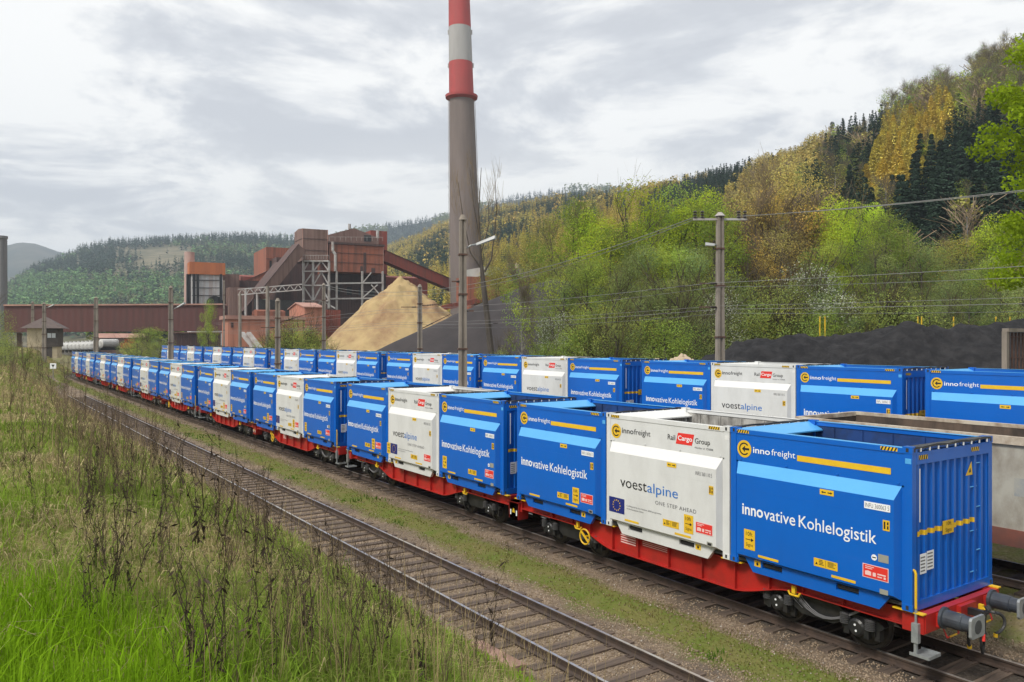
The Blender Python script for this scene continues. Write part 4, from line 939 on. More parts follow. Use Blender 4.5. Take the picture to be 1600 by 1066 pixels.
    bpart('wall', M['salmon'], s, 352, 356, 474, 499, 560, 165, depth=8); bpart('roof', M['pinkroof'], s, 352, 356, 474, 493, 498.8, 165, depth=8, over=.5)
    b = MB()
    for px in (378, 388): b.bar(at(px, 520, 160), at(px+20, 546, 158), .9, .5)
    b.build('chute', M['steelwhite'], s)
    b = MB()
    for (x0, x1, y0, y1) in ((361, 365, 504, 512), (392, 397, 501, 520), (432, 437, 508, 516)):
        k = (lambda px: 165+(px-356)*.07); b.hexa([at(x0, y1, k(x0)-.25), at(x1, y1, k(x1)-.25), at(x1, y1, k(x1)+.5), at(x0, y1, k(x0)+.5), at(x0, y0, k(x0)-.25), at(x1, y0, k(x1)-.25), at(x1, y0, k(x1)+.5), at(x0, y0, k(x0)+.5)])
    b.build('window', M['dark_sheet'], s)
    g = empty('gabled_shed', at(480, 560, 170), label='small salmon gabled shed with pink roof beside the sand heap', cat='shed')
    bpart('wall', M['salmon'], g, 452, 476, 504, 480, 560, 172, ridge=7, axis=1)
    b = MB(); p, a, d = corner(452, 476, 504, 172); z1 = zof(480, 172)+.1; hh = 7/FPX*172
    q = [p-E2*.6-E1*.3, p+E1*(a+.3)-E2*.6, p+E1*(a+.3)+E2*(d+.6), p-E1*.3+E2*(d+.6)]; r0, r1 = (q[0]+q[3])/2, (q[1]+q[2])/2; f_ = lambda v, h: (v.x, v.y, h)
    for A_, B_, C_, D_ in ((q[0], q[1], r1, r0), (q[2], q[3], r0, r1)): b.hexa([f_(A_, z1-.2), f_(B_, z1-.2), f_(C_, z1+hh), f_(D_, z1+hh), f_(A_, z1), f_(B_, z1), f_(C_, z1+hh+.25), f_(D_, z1+hh+.25)])
    b.build('roof', M['pinkroof'], g)
    bpart('lean_to', M['red_sheet'], g, 503.5, 505, 532, 484, 560, 176, depth=8)
    # lamp gantry
    ga = empty('lamp_gantry', at(415, 545, 120), label='grey steel gantry with lamps in front of the brown plant', cat='gantry')
    b = MB(); a0 = at(372, 461, 128); a1 = at(472, 453, 128)
    for dz in (0, .9): b.bar(a0+Vector((0, 0, dz)), a1+Vector((0, 0, dz)), .16, .16)
    for i in range(16):
        q0 = a0.lerp(a1, i/16); q1 = a0.lerp(a1, (i+1)/16); b.bar(q0+Vector((0, 0, .9*(i % 2))), q1+Vector((0, 0, .9*((i+1) % 2))), .1, .1)
    b.build('truss', M['steelwhite'], ga)
    b = MB(); p = at(418, 453, 128); b.tube((p.x, p.y, 0), (p.x, p.y, p.z+.6), .35, .28, 10); p = at(375, 458, 128); b.tube((p.x, p.y, 0), (p.x, p.y, p.z), .3, .22, 10); b.build('mast', M['concrete'], ga)
    # pale roofed store to the right of the chimney foot
    st = empty('pale_store', at(800, 520, 230), label='low pale roofed store with orange wall right of the chimney foot', cat='building')
    bpart('wall', M['rust_sheet'], st, 756, 759, 838, 431, 500, 228, depth=14); bpart('roof', mat('pale_roof', (.36, .36, .34), .8, (.28, .27, .25), .2), st, 756, 759, 838, 417, 430.8, 228, depth=14, over=.5)
    b = MB(); block(b, 727, 731, 757, 432, 470, 226, depth=8); b.build('annex', M['rust_sheet'], st)
    b = MB(); 
    for px in (797, 808): p = at(px, 414, 229); b.tube((p.x, p.y, p.z-1), (p.x, p.y, p.z+.5), .8, .8, 12)
    b.build('roof_vent', M['cream'], st)
    # red trestle behind the heaps
    rt = empty('red_trestle', at(720, 520, 215), label='low dark red conveyor trestle running behind the dark heap', cat='trestle')
    b = MB(); b.bar(at(640, 492, 205), at(765, 466, 215), 1.6, 1.3)
    for px in (660, 690, 720, 750): p = at(px, 486-(px-660)*.2, 207+(px-660)*.08); b.box(p.x-.2, p.x+.2, p.y-.2, p.y+.2, 1, p.z)
    b.build('gallery', M['red_sheet'], rt)
    # chimney
    ch = empty('factory_chimney', at(727, 470, 262), label='tall grey brick chimney with red and white banded top', cat='chimney')
    ch.rotation_euler = (0, 0, 0)
    grey = mat('sooty_concrete', (.205, .165, .15), .9, (.15, .122, .112), .25, .35, .65, stretch=(1, 1, .12)); red = mat('faded_red', (.40, .060, .058), .75, (.32, .06, .055), .3, stretch=(1, 1, .2)); wh = mat('faded_white', (.37, .36, .355), .75, (.30, .29, .285), .3, stretch=(1, 1, .2))
    base = at(727, 470, 262); zb = 0; ZT = zof(-60, 262); lean = (717.5-727)/FPX*262/(zof(0, 262)-zof(400, 262))
    ax = Vector((CA*lean, -SA*lean, 1))
    def ring(py): 
        z = zof(py, 262); return Vector((base.x, base.y, 0))+ax*(z-zof(400, 262))+Vector((0, 0, zof(400, 262))), z
    def rad(py): return (16.5+(py+10)/400*7.2)/FPX*262
    def seg(name, y0, y1, m, par=ch):
        b = MB(); ys_ = np.linspace(y0, y1, 8); v = []; f = []; n = 40
        for i, yq in enumerate(ys_):
            c, _ = ring(yq); r = rad(yq)
            for k in range(n): v.append((c.x+r*math.cos(2*math.pi*k/n), c.y+r*math.sin(2*math.pi*k/n), c.z))
        for i in range(len(ys_)-1):
            for k in range(n): f.append((i*n+k, i*n+(k+1) % n, (i+1)*n+(k+1) % n, (i+1)*n+k))
        f += [tuple(range(n)), tuple(range((len(ys_)-1)*n, len(ys_)*n))]
        b.add(v, f); return b.build(name, m, par, smooth=False)
    seg('shaft', 157, 560, grey); seg('red_band', 99, 150, red); seg('white_band', 44, 98.9, wh); seg('red_band', -12, 43.9, red); seg('white_band', -60, -12.1, wh); seg('shaft_top', -66, -60.1, grey)
    c, _ = ring(153.5); b = MB(); r = rad(153); b.lathe((c.x, c.y, c.z-.8), [(r, 0), (r+1.15, .7), (r+1.25, 1.5), (r*.99, 1.55)], 40); b.build('collar', red, ch)
    b = MB()
    for sd_ in (-1, 1):
        for yq in (52, 104): c, _ = ring(yq); r = rad(yq); b.box(c.x+sd_*CA*r-.25, c.x+sd_*CA*r+.25, c.y-sd_*SA*r-.25, c.y-sd_*SA*r+.25, c.z-.4, c.z+1)
        pts = [ring(yq)[0]+Vector((CA, -SA, 0))*sd_*(rad(yq)+.25) for yq in (150, 250, 460)]; b.path(pts, .09, 5)
    b.build('ladder', M['steelwhite'], ch)
    # pale steel stack at the far left
    ls = empty('steel_stack', at(3, 560, 205), label='grey ribbed steel stack cut by the left edge of the photo', cat='chimney')
    p = at(1.5, 520, 205); zt = zof(369, 205)
    b = MB(); b.lathe((p.x, p.y, 1.0), [(1.4, 0), (1.3, zt-1.8), (1.55, zt-1.7), (1.55, zt-1)], 20)
    for k in range(12): a = 2*math.pi*k/12; b.tube((p.x+1.38*math.cos(a), p.y+1.38*math.sin(a), 1), (p.x+1.3*math.cos(a), p.y+1.3*math.sin(a), zt-1), .1, .1, 5)
    b.build('shell', mat('grey_steel', (.20, .20, .205), .5, (.14, .14, .145), .5, stretch=(1, 1, .1)), ls)
_before = set(KIDS)
works()
for _t in set(KIDS)-_before:
    if _t.type == 'EMPTY': rebase(_t)

# heaps
def heap(name, c, rx, ry, rot, h, m, label, seed, sharp=1.0, rough=.25, n=90, flat=.06, base=None, rough_s=None):
    base = G1(c[0], c[1])-.3 if base is None else base
    u = np.linspace(-1.15, 1.15, n); U, Vv = np.meshgrid(u, u)
    x = U*rx; y = Vv*ry; ca, sa = math.cos(rot), math.sin(rot); X = c[0]+x*ca-y*sa; Y = c[1]+x*sa+y*ca
    d = np.sqrt(U**2+Vv**2)*(1+.22*vnoise(np.arctan2(Vv, U)*3, 0*U, 1.0, seed)); s_ = rough_s or rx/6
    Z = np.clip(1-np.sqrt(d**2+flat**2)+flat, 0, 1)**sharp*h
    Z = Z+rough*np.clip(1.1-d, 0, 1)*(vnoise(X, Y, s_, seed)*2+vnoise(X, Y, s_/2.5, seed+1)+.5*vnoise(X, Y, s_/6, seed+2))
    Vt = np.stack([X-c[0], Y-c[1], Z+base], -1).reshape(-1, 3); i = np.arange(n-1)[None, :]+np.arange(n-1)[:, None]*n
    F = np.stack([i, i+1, i+1+n, i+n], -1).reshape(-1, 4)
    o = link(name, np_mesh(name, Vt, F, m, smooth=True)); o.location = (c[0], c[1], 0); return tag(o, label, 'heap')
p = at(627, HOR, 150)
heap('sand_heap', (p.x, p.y), 18.0, 18.0, 0.2, 15.8, mat('ochre_sand', (.40, .29, .14), .95, (.25, .15, .08), .16, .45, .62, bump=.8, bscale=1.2, stretch=(1, 1, .45), detail=10), 'tall conical heap of ochre sand in front of the brown plant', 51, 1.0, .8, flat=.08, n=180, rough_s=2.4)
p = at(876, HOR, 118)
heap('ore_heap', (p.x, p.y), 27, 17, -YAW*math.pi/180, 12.8, mat('dark_ore', (.044, .037, .038), .95, (.030, .026, .028), .3, bump=.4, bscale=3), 'large smooth dark grey ore heap behind the rear train', 57, .85, .35, flat=.12)
def coal():
    m = mat('wet_coal', (.017, .017, .019), .8, (.034, .033, .035), 1.4, .42, .66, spec=.12, bump=1.0, bscale=5, detail=10)
    a = at(1055, HOR, 51); e = at(1760, HOR, 46); d = (e-a); L_ = d.length; d.normalize(); nrm = Vector((-d.y, d.x, 0))
    nu, nv = 240, 70; u = np.linspace(0, 1, nu); v = np.linspace(-1, 1, nv); U, Vv = np.meshgrid(u, v)
    X = a.x+d.x*U*L_+nrm.x*Vv*8.5; Y = a.y+d.y*U*L_+nrm.y*Vv*8.5
    crest = np.interp(U*L_, [0, 1.6, 3.6, 7.5, 13, 17, 21, 25, 31], [0, 3.7, 4.7, 5.1, 5.4, 5.6, 5.8, 5.9, 5.7])
    crest = crest*(1+.10*vnoise(U*L_, 0*U, 3.2, 4))
    Z = crest*np.clip(1-np.abs(Vv)**1.25, 0, 1)**.9
    k = np.clip(Z, 0, 1)
    Z = Z+k*(.6*vnoise(X, Y, 2.6, 61)+.45*vnoise(X, Y, .9, 62)+.28*vnoise(X, Y, .4, 63))+G(X, Y)-.15
    i = np.arange(nu-1)[None, :]+np.arange(nv-1)[:, None]*nu; F = np.stack([i, i+1, i+1+nu, i+nu], -1).reshape(-1, 4)
    o = link('coal_heap', np_mesh('coal_heap', np.stack([X, Y, Z], -1).reshape(-1, 3), F, m, smooth=True)); tag(o, 'long low heap of black coal behind the rear train at right', 'heap')
coal()
p = at(1024, HOR, 44.5); heap('pale_sand_mound', (p.x, p.y), 2.8, 1.8, -.6, 4.2, mat('pale_sand', (.52, .42, .30), .95, (.40, .31, .22), .8), 'low pale sand mound left of the coal heap, the left of two', 71, .8, .25, flat=.7)
p = at(1066, HOR, 44.5); heap('pale_sand_mound', (p.x, p.y), 1.9, 1.8, -.6, 4.5, bpy.data.materials['pale_sand'], 'low pale sand mound touching the left end of the coal heap', 72, .8, .25, flat=.7)
def bin_():
    t = empty('grated_bin', at(1590, 575, 36), label='concrete bin with rusty vertical grate at the right edge behind the train', cat='bin')
    p0 = at(1571, 518, 36); p1 = at(1650, 514, 38); z0 = G1(p0.x, p0.y)
    b = MB(); d = (p1-p0); d.z = 0; L_ = d.length; d.normalize(); n_ = Vector((-d.y, d.x, 0))
    for q in (0, L_): c = p0+d*q; b.box(c.x-.11, c.x+.11, c.y-.11, c.y+.11, z0, p0.z)
    b.bar(p0+Vector((0, 0, .06)), p1.copy()+Vector((0, 0, p0.z-p1.z+.06)), .3, .16); b.build('frame', M['concrete'], t)
    b = MB()
    for i in range(14): c = p0+d*(.25+(L_-.5)*i/13); b.box(c.x-.035, c.x+.035, c.y-.035, c.y+.035, z0, p0.z-.05)
    for zz in np.linspace(z0+.3, p0.z-.25, 6): b.bar(Vector((p0.x, p0.y, zz))+d*.2, Vector((p0.x, p0.y, zz))+d*(L_-.2), .04, .05)
    b.build('grate', M['rust'], t); rebase(t)
bin_()

# ---------------------------------------------------------------- signal house, far wagons
def signal_house():
    t = empty('signal_house', at(72, 570, 135), label='small cream signal house with brown hipped roof beside the tracks', cat='house')
    c = at(71, HOR, 138); c.z = G1(c.x, c.y)-.3; zt = zof(512, 138); zm = zof(542, 138); ze = zof(497, 138)
    d1 = Vector((CA*math.cos(.35)+SA*math.sin(.35), -SA*math.cos(.35)+CA*math.sin(.35), 0)); d2 = Vector((-d1.y, d1.x, 0))
    def pr(w_, d_, z0, z1, m, name, par=t):
        b = MB(); q = [c-d1*w_-d2*d_, c+d1*w_-d2*d_, c+d1*w_+d2*d_, c-d1*w_+d2*d_]; b.hexa([(v.x, v.y, z0) for v in q]+[(v.x, v.y, z1) for v in q]); return b.build(name, m, par)
    pr(2.15, 2.15, c.z, zm, M['cream'], 'lower_wall'); pr(2.3, 2.3, zm+.01, zt, M['cream'], 'upper_wall')
    b = MB(); q0 = c-d2*2.33+d1*.2; q1 = c-d2*2.33+d1*2.33; b.hexa([(v.x, v.y, zm+.03) for v in (q0, q1, q1+d2*.02, q0+d2*.02)]+[(v.x, v.y, zt) for v in (q0, q1, q1+d2*.02, q0+d2*.02)])
    q2 = c+d1*2.33-d2*2.33; q3 = c+d1*2.33+d2*2.33; b.hexa([(v.x, v.y, zm+.03) for v in (q2, q3, q3-d1*.02, q2-d1*.02)]+[(v.x, v.y, zt) for v in (q2, q3, q3-d1*.02, q2-d1*.02)]); b.build('cladding', M['darkwood'], t)
    b = MB(); q = [c-d1*3.2-d2*3.2, c+d1*3.2-d2*3.2, c+d1*3.2+d2*3.2, c-d1*3.2+d2*3.2]
    b.add([(v.x, v.y, zt-.15) for v in q]+[(c.x, c.y, ze+.3)], [(0, 1, 4), (1, 2, 4), (2, 3, 4), (3, 0, 4), (3, 2, 1, 0)]); b.build('roof', M['tile'], t)
    def pane(a, w_, z0, z1, m, name):
        b = MB(); q0 = c-d2*2.36+d1*(a-w_); q1 = c-d2*2.36+d1*(a+w_); b.hexa([(v.x, v.y, z0) for v in (q0, q1, q1+d2*.06, q0+d2*.06)]+[(v.x, v.y, z1) for v in (q0, q1, q1+d2*.06, q0+d2*.06)]); return b.build(name, m, t)
    pane(1.0, .28, zof(528, 138), zof(521, 138), M['glass'], 'window'); pane(1.65, .28, zof(528, 138), zof(521, 138), M['glass'], 'window')
    b = MB(); q0 = c-d2*2.18+d1*.5; q1 = c-d2*2.18+d1*1.4; b.hexa([(v.x, v.y, c.z) for v in (q0, q1, q1+d2*.1, q0+d2*.1)]+[(v.x, v.y, c.z+2.1) for v in (q0, q1, q1+d2*.1, q0+d2*.1)]); b.build('door', M['darkwood'], t); rebase(t)
signal_house()
def far_wagons():
    proto = None
    for i in range(9):
        px = 98+i*6.2; z = 258-i*4; p = at(px, 549, z)
        if proto is None:
            proto = empty('tank_wagon'); b = MB(); b.lathe((0, -2.6, 1.9), [(.6, 0), (1.25, .25), (1.25, 4.95), (.6, 5.2)], 14, 'y'); b.tube((0, 0, 3.1), (0, 0, 3.45), .4); b.build('tank', mat('grey_tank', (.58, .58, .57), .5, (.42, .41, .40), .8), proto)
            b = MB(); b.box(-1.2, 1.2, -2.9, 2.9, .75, .95)
            for yy in (-1.8, 1.8):
                for sx in (-.75, .75): b.lathe((sx, yy, .45), [(.45, 0), (.45, .12)], 12, 'x')
            b.build('underframe', M['bogie'], proto); o = proto
        else: o = copy_tree(proto)
        o.location = (p.x, p.y, zof(551, z)); o.rotation_euler = (0, 0, -.35)
        tag(o, 'pale grey tank wagon in the far row under the belt bridge', 'tank wagon', 'row of far tank wagons under the bridge')
    t = empty('tank_wagon', at(170, 549, 205), rz=-1.2, label='grey tank wagon standing alone right of the row of tank wagons', cat='tank wagon')
    b = MB(); b.lathe((0, -2.3, 2.0), [(.6, 0), (1.15, .25), (1.15, 4.4), (.6, 4.6)], 14, 'y'); b.build('tank', bpy.data.materials['grey_tank'], t); b = MB(); b.box(-1.2, 1.2, -2.8, 2.8, .3, .9); b.build('underframe', M['bogie'], t)
    t = empty('shunting_locomotive', at(203, 549, 190), rz=-.5, label='small red shunting locomotive under the belt bridge', cat='locomotive')
    b = MB(); b.box(-1.3, 1.3, -2.2, 2.2, .7, 1.9); b.box(-1.2, 1.2, -.2, 1.6, 1.9, 3.0); b.build('body', M['red'], t)
    b = MB(); b.box(-1.35, 1.35, -.35, 1.75, 3.0, 3.15); b.build('cab_roof', M['rust'], t)
    b = MB(); b.box(-1.22, 1.22, .1, 1.3, 2.2, 2.8); b.build('cab_window', M['black'], t)
    b = MB(); b.box(-1.2, 1.2, -2.3, 2.3, .3, .7); b.build('underframe', M['bogie'], t)
    t = empty('yard_shed', at(185, 549, 230), label='low brown yard shed behind the red locomotive', cat='shed')
    b = MB(); p = at(190, 552, 235); b.box(p.x-6, p.x+7, p.y-3, p.y+3, p.z-1, p.z+4.5); b.build('wall', M['brown_sheet'], t); b = MB(); b.prism([(p.y-3.5, p.z+4.5), (p.y+3.5, p.z+4.5), (p.y, p.z+5.8)], p.x-6.5, p.x+7.5, 'x'); b.build('roof', M['pinkroof'], t); rebase(t)
far_wagons()

# ---------------------------------------------------------------- poles, lamps and wires
def pole(px, z, ytop, label, width=.42, lamp=None, arms=(), base=None, cross=False, name='concrete_pole'):
    p = at(px, HOR, z); zb = G1(p.x, p.y)-.1; zt = zof(ytop, z); w_ = width/2
    t = empty(name, (p.x, p.y, zb), label=label, cat='pole'); h = zt-zb
    b = MB(); n = 4; tp = .72
    for sx in (-1, 1):   # two flanges and a web: the usual I-shaped concrete mast
        b.hexa([(sx*w_-.09*sx-.06, -w_*.8, 0), (sx*w_-.09*sx+.06, -w_*.8, 0), (sx*w_-.09*sx+.06, w_*.8, 0), (sx*w_-.09*sx-.06, w_*.8, 0),
                (sx*w_*tp-.07*sx-.05, -w_*.8*tp, h), (sx*w_*tp-.07*sx+.05, -w_*.8*tp, h), (sx*w_*tp-.07*sx+.05, w_*.8*tp, h), (sx*w_*tp-.07*sx-.05, w_*.8*tp, h)])
    b.hexa([(-w_+.1, -w_*.45, 0), (w_-.1, -w_*.45, 0), (w_-.1, w_*.45, 0), (-w_+.1, w_*.45, 0), (-w_*tp+.08, -w_*.45*tp, h-.01), (w_*tp-.08, -w_*.45*tp, h-.01), (w_*tp-.08, w_*.45*tp, h-.01), (-w_*tp+.08, w_*.45*tp, h-.01)])
    b.build('mast', M['concrete'], t).rotation_euler = (0, 0, R(-YAW)+.2)
    b = MB()
    for q in (.25, .48, .7, .86): zz = h*q; ww = w_*(1-(1-tp)*q)+.02; b.box(-ww, ww, -ww*.85, ww*.85, zz-.04, zz+.04)
    b.build('band', M['rust'], t).rotation_euler = (0, 0, R(-YAW)+.2)
    rt = Vector((CA, -SA, 0))
    for (dx, py, ln, ang) in lamp or ():
        zz = zof(py, z)-zb; a = rt*(w_*.7*dx)+Vector((0, 0, zz)); e = a+rt*(ln*dx*math.cos(ang))+Vector((0, 0, ln*math.sin(ang)))
        b = MB(); b.path([a, a+Vector((0, 0, ln*.25))+rt*(ln*.4*dx), e], .035); lo = b.build('lamp_arm', M['grey'], t)
        d = (rt*dx*math.cos(ang)+Vector((0, 0, math.sin(ang)))).normalized()*(.5 if ln < .2 else 1); b = MB()
        b.mi = 0; b.hexa([e-d*.05+Vector((-.07, -.07, -.05)), e+d*.85+Vector((-.13, -.13, -.06)), e+d*.85+Vector((.13, .13, -.06)), e-d*.05+Vector((.07, .07, -.05)), e-d*.05+Vector((-.05, -.05, .06)), e+d*.85+Vector((-.09, -.09, .09)), e+d*.85+Vector((.09, .09, .09)), e-d*.05+Vector((.05, .05, .06))]); b.build('lamp_head', M['lamp'], lo)
    for (py, ln, droop) in arms:
        zz = zof(py, z)-zb; sgn = 1 if ln > 0 else -1; a = Vector((0, 0, zz)); e = a+rt*ln+Vector((0, 0, droop))
        b = MB(); b.mi = 0; b.bar(a, e, .06, .06); b.mi = 1; 
        for q in (.25, .32, .39): c = a.lerp(e, q); b.lathe(c, [(.05, -.05), (.11, 0), (.05, .05)], 8)
        b.build('cantilever', [M['rust'], M['porcelain']], t)
    if cross:
        b = MB(); zz = h-.15; b.bar(rt*-1.3+Vector((0, 0, zz)), rt*1.3+Vector((0, 0, zz)), .09, .10); b.lathe((0, 0, h), [(w_*tp+.1, 0), (.1, .18)], 10); cr = b.build('crossarm', M['steelwhite'], t)
        b = MB()
        for q in (-1.2, -.85, .9, 1.2):
            c = rt*q+Vector((0, 0, zz+.05))
            for k in range(3): b.lathe((c.x, c.y, c.z+k*.13), [(.05, 0), (.11, .03), (.05, .10)], 10)
        b.build('insulator', M['porcelain'], cr)
    else:
        b = MB(); b.lathe((0, 0, h), [(w_*tp+.03, 0), (.12, .16), (.08, .24)], 10); b.build('cap', M['concrete'], t)
    return p, zt
P1 = pole(723, 36.2, 344, 'tall grey concrete lamp pole standing between the two trains, nearest pole', .46, lamp=[(1, 388, .55, .35)], arms=((440, -.5, 0), (486, .5, 0)))
P2 = pole(1125, 38.6, 338, 'tall concrete pole with insulator crossarm behind the rear train', .46, lamp=[(-1, 383, .12, .05)], cross=True, arms=((443, -1.0, 0), (480, -1.0, 0)))
P3 = pole(656, 63.7, 449, 'brown concrete mast in front of the sand heap', .5, arms=((478, 2.6, .2), (515, 2.4, 1.2), (480, -1.5, 0)))
P4 = pole(434, 57, 471, 'short concrete mast standing among the containers left of the sand heap', .5, arms=((505, 2.6, .8), (512, -1.2, 0)))
P5 = pole(506, 81, 446, 'slim brown mast in front of the salmon shed', .5, arms=((470, -2, 0), (508, -2, 0)))
P6 = pole(267, 86, 450, 'brown mast with side lamp in front of the right part of the belt bridge', .6, lamp=[(1, 484, .6, .5)])
P7 = pole(150, 134, 466, 'far brown mast in front of the middle of the belt bridge', .8)
P8 = pole(69, 128, 475, 'mast with small lamp standing right before the signal house', .65, lamp=[(1, 482, .6, .4)])
P9 = pole(51, 150, 473, 'thin far mast behind the signal house roof', .6)
P10 = pole(350, 118, 441, 'thin rust mast in front of the transfer houses', .3, name='steel_mast')
def wire(pts, r, label, sag=0.0, ins=(), n=18, group=None):
    """catenary-like cable through the given points"""
    b = MB(); allp = []
    for a, c in zip(pts[:-1], pts[1:]):
        a = Vector(a); c = Vector(c)
        for i in range(n+1):
            q = i/n; v = a.lerp(c, q); v.z -= sag*4*q*(1-q); allp.append(v)
    t = empty('overhead_wire', allp[0], label=label, cat='wire', group=group); o0 = Vector(allp[0])
    b.path([v-o0 for v in allp], r, 4); b.build('cable', M['wire'], t)
    if ins:
        b = MB()
        for q in ins:
            v = allp[int(q*(len(allp)-1))]-o0; d = (allp[-1]-allp[0]).normalized()
            for k in (-2, -1, 0, 1, 2): b.lathe(v+d*(k*.11), [(.04, -.03), (.09, 0), (.04, .03)], 8)
        b.build('insulator', M['porcelain'], t)
def along(x, y, z): return Vector((x, y, z))
yP2 = P2[0].y; xP2 = P2[0].x; GW = 'overhead wires beside the rear train'
top2 = Vector((xP2, yP2, P2[1])); rt = Vector((CA, -SA, 0))
out_r = Vector((xP2+1.5, yP2-42, P2[1]+.6))
wire([top2-rt*1.1, Vector((P5[0].x, P5[0].y, P5[1]))], .019, 'grey cable hanging from the crossarm pole down to the salmon shed mast, front one', 1.9)
wire([top2-rt*.85, Vector((P5[0].x, P5[0].y, P5[1]-.2))], .014, 'thin cable hanging from the crossarm pole down to the left, rear one', 2.1)
wire([top2+rt*1.1, out_r+rt*1.1], .019, 'grey cable rising from the crossarm pole to the right edge, front one', .9)
wire([top2+rt*.8, out_r+rt*.8], .014, 'thin cable rising from the crossarm pole to the right edge, rear one', 1.0)
for k, (py, r, sg) in enumerate(((443, .014, .25), (449, .012, .45), (478, .010, .2), (483, .014, .25), (489, .011, .35))):
    zz = zof(py, 38.6); x = xP2-.6+.25*k
    wire([Vector((x, -14, zz)), Vector((x, yP2, zz)), Vector((x, 62, zz-.2)), Vector((x, 118, zz-.4))], r, 'thin overhead wire strung level behind the rear train', sg, ins=(.36, .385, .52) if k in (0, 3) else (), group=GW)
wire([P4[0]+Vector((0, 0, zof(512, 57)-EYE)), P5[0]+Vector((0, 0, zof(507, 81)-EYE)), Vector((30, 110, 7.2))], .012, 'thin wire between the masts in front of the plant', .3)
for q, px in enumerate((1281, 1289, 1434, 1440, 1490, 1556, 1578)):
    p = at(px, HOR, 68); z0 = G1(p.x, p.y); b = MB(); b.tube((0, 0, -.1), (0, 0, zof(496, 68)-z0), .055, .055, 8); b.tube((0, 0, zof(496, 68)-z0), (0, 0, zof(496, 68)-z0+.06), .07, .05, 8)
    o = b.build('marker_post', M['yellow']); o.location = (p.x, p.y, z0); tag(o, 'thin yellow post standing behind the coal heap', 'post', 'yellow posts behind the coal heap')
def track_sign():
    p = at(83, HOR, 118); zb = G1(p.x, p.y); t = empty('track_sign', (p.x, p.y, zb), label='small white track sign on a post right of the signal house', cat='sign')
    h = zof(572, 118)-zb; b = MB(); b.tube((0, 0, -.1), (0, 0, h), .05); b.build('post', M['grey'], t)
    b = MB(); r_ = Vector((CA, -SA, 0)); q = [r_*-.45, r_*.45]; n_ = Vector((SA, CA, 0))*.03
    b.hexa([q[0]-n_+Vector((0, 0, h-.4)), q[1]-n_+Vector((0, 0, h-.4)), q[1]+n_+Vector((0, 0, h-.4)), q[0]+n_+Vector((0, 0, h-.4)), q[0]-n_+Vector((0, 0, h+.4)), q[1]-n_+Vector((0, 0, h+.4)), q[1]+n_+Vector((0, 0, h+.4)), q[0]+n_+Vector((0, 0, h+.4))]); b.build('panel', M['lwhite'], t)
    b = MB(); b.add([r_*-.25-n_*1.2+Vector((0, 0, h+.2)), r_*.25-n_*1.2+Vector((0, 0, h+.2)), -n_*1.2+Vector((0, 0, h-.25))], [(0, 1, 2)]); b.build('mark', M['black'], t, fix=False)
track_sign()
def plank():
    p = at(772, HOR, 10.5); x, y = 8.35, at(778, HOR, 15.0).y
    q = at(775, 1030, 14.6); zq = G1(q.x, q.y)
    b = MB(); b.box(-.17, .17, -.65, .65, -.1, .10); o = b.build('concrete_trough', mat('pink_concrete', (.34, .21, .16), .9, (.22, .13, .10), 3, bump=.3)); o.location = (q.x, q.y, zq+.12); o.rotation_euler = (0.03, .1, .08); tag(o, 'reddish concrete cable trough cover lying at the foot of the bank', 'trough')
plank()

# ---------------------------------------------------------------- trees
def quads(C, A, B):
    """quads centred at C with half-axes A, B -> (4n,3) verts"""
    return np.stack([C-A-B, C+A-B, C+A+B, C-A+B], 1).reshape(-1, 3)
def diam(C, A, B):
    return np.stack([C-A, C-B, C+A, C+B], 1).reshape(-1, 3)
def runit(n):
    v = rng.normal(size=(n, 3)); return v/np.linalg.norm(v, axis=1, keepdims=True)
def fac(n): return np.arange(4*n).reshape(-1, 4)
def crown_clumps(h, r, n, leaf, col, base=.25, shape=1.0, nclump=26, var=.28, pale=None):
    """broadleaf crown: leaf-sized faces gathered in clumps through the crown's volume"""
    t = rng.uniform(0, 1, nclump); zc = h*(base+(1-base)*t)
    prof = np.sin(np.pi*np.clip(.12+.80*t, 0, 1))**.7*shape
    ang = rng.uniform(0, 2*np.pi, nclump); rad = r*prof*np.sqrt(rng.uniform(.05, 1, nclump))*.85
    cc = np.stack([rad*np.cos(ang), rad*np.sin(ang), zc], -1); cr = r*rng.uniform(.24, .50, nclump)
    k = rng.integers(0, nclump, n); d = runit(n)*(rng.uniform(.30, 1, n)**.4)[:, None]
    C = cc[k]+d*cr[k][:, None]*np.array([1, 1, .85]); 
    ax_ = C*np.array([1/r, 1/r, 0]); nr = d*.7+ax_*.5+np.array([0, 0, .45])+runit(n)*.65; A = np.cross(nr, runit(n)); A = A/np.maximum(np.linalg.norm(A, axis=1, keepdims=True), 1e-6)*leaf*rng.uniform(.6, 1.3, n)[:, None]
    B = np.cross(nr, A); B = B/np.maximum(np.linalg.norm(B, axis=1, keepdims=True), 1e-6)*leaf*rng.uniform(.5, .9, n)[:, None]
    V = diam(C, A, B); cl = rng.uniform(1-var, 1+var, nclump); f = (cl[k]*rng.uniform(.8, 1.2, n))[:, None]
    c = np.array(col)[None, :]*f; 
    hue = rng.uniform(-1, 1, nclump)[k][:, None]; c = c*(1+np.array([[.18, .03, -.1]])*hue)
    if pale is not None:
        w_ = rng.random(n) < pale[1]; c[w_] = pale[0]
    return V, np.repeat(c, 4, 0), cc
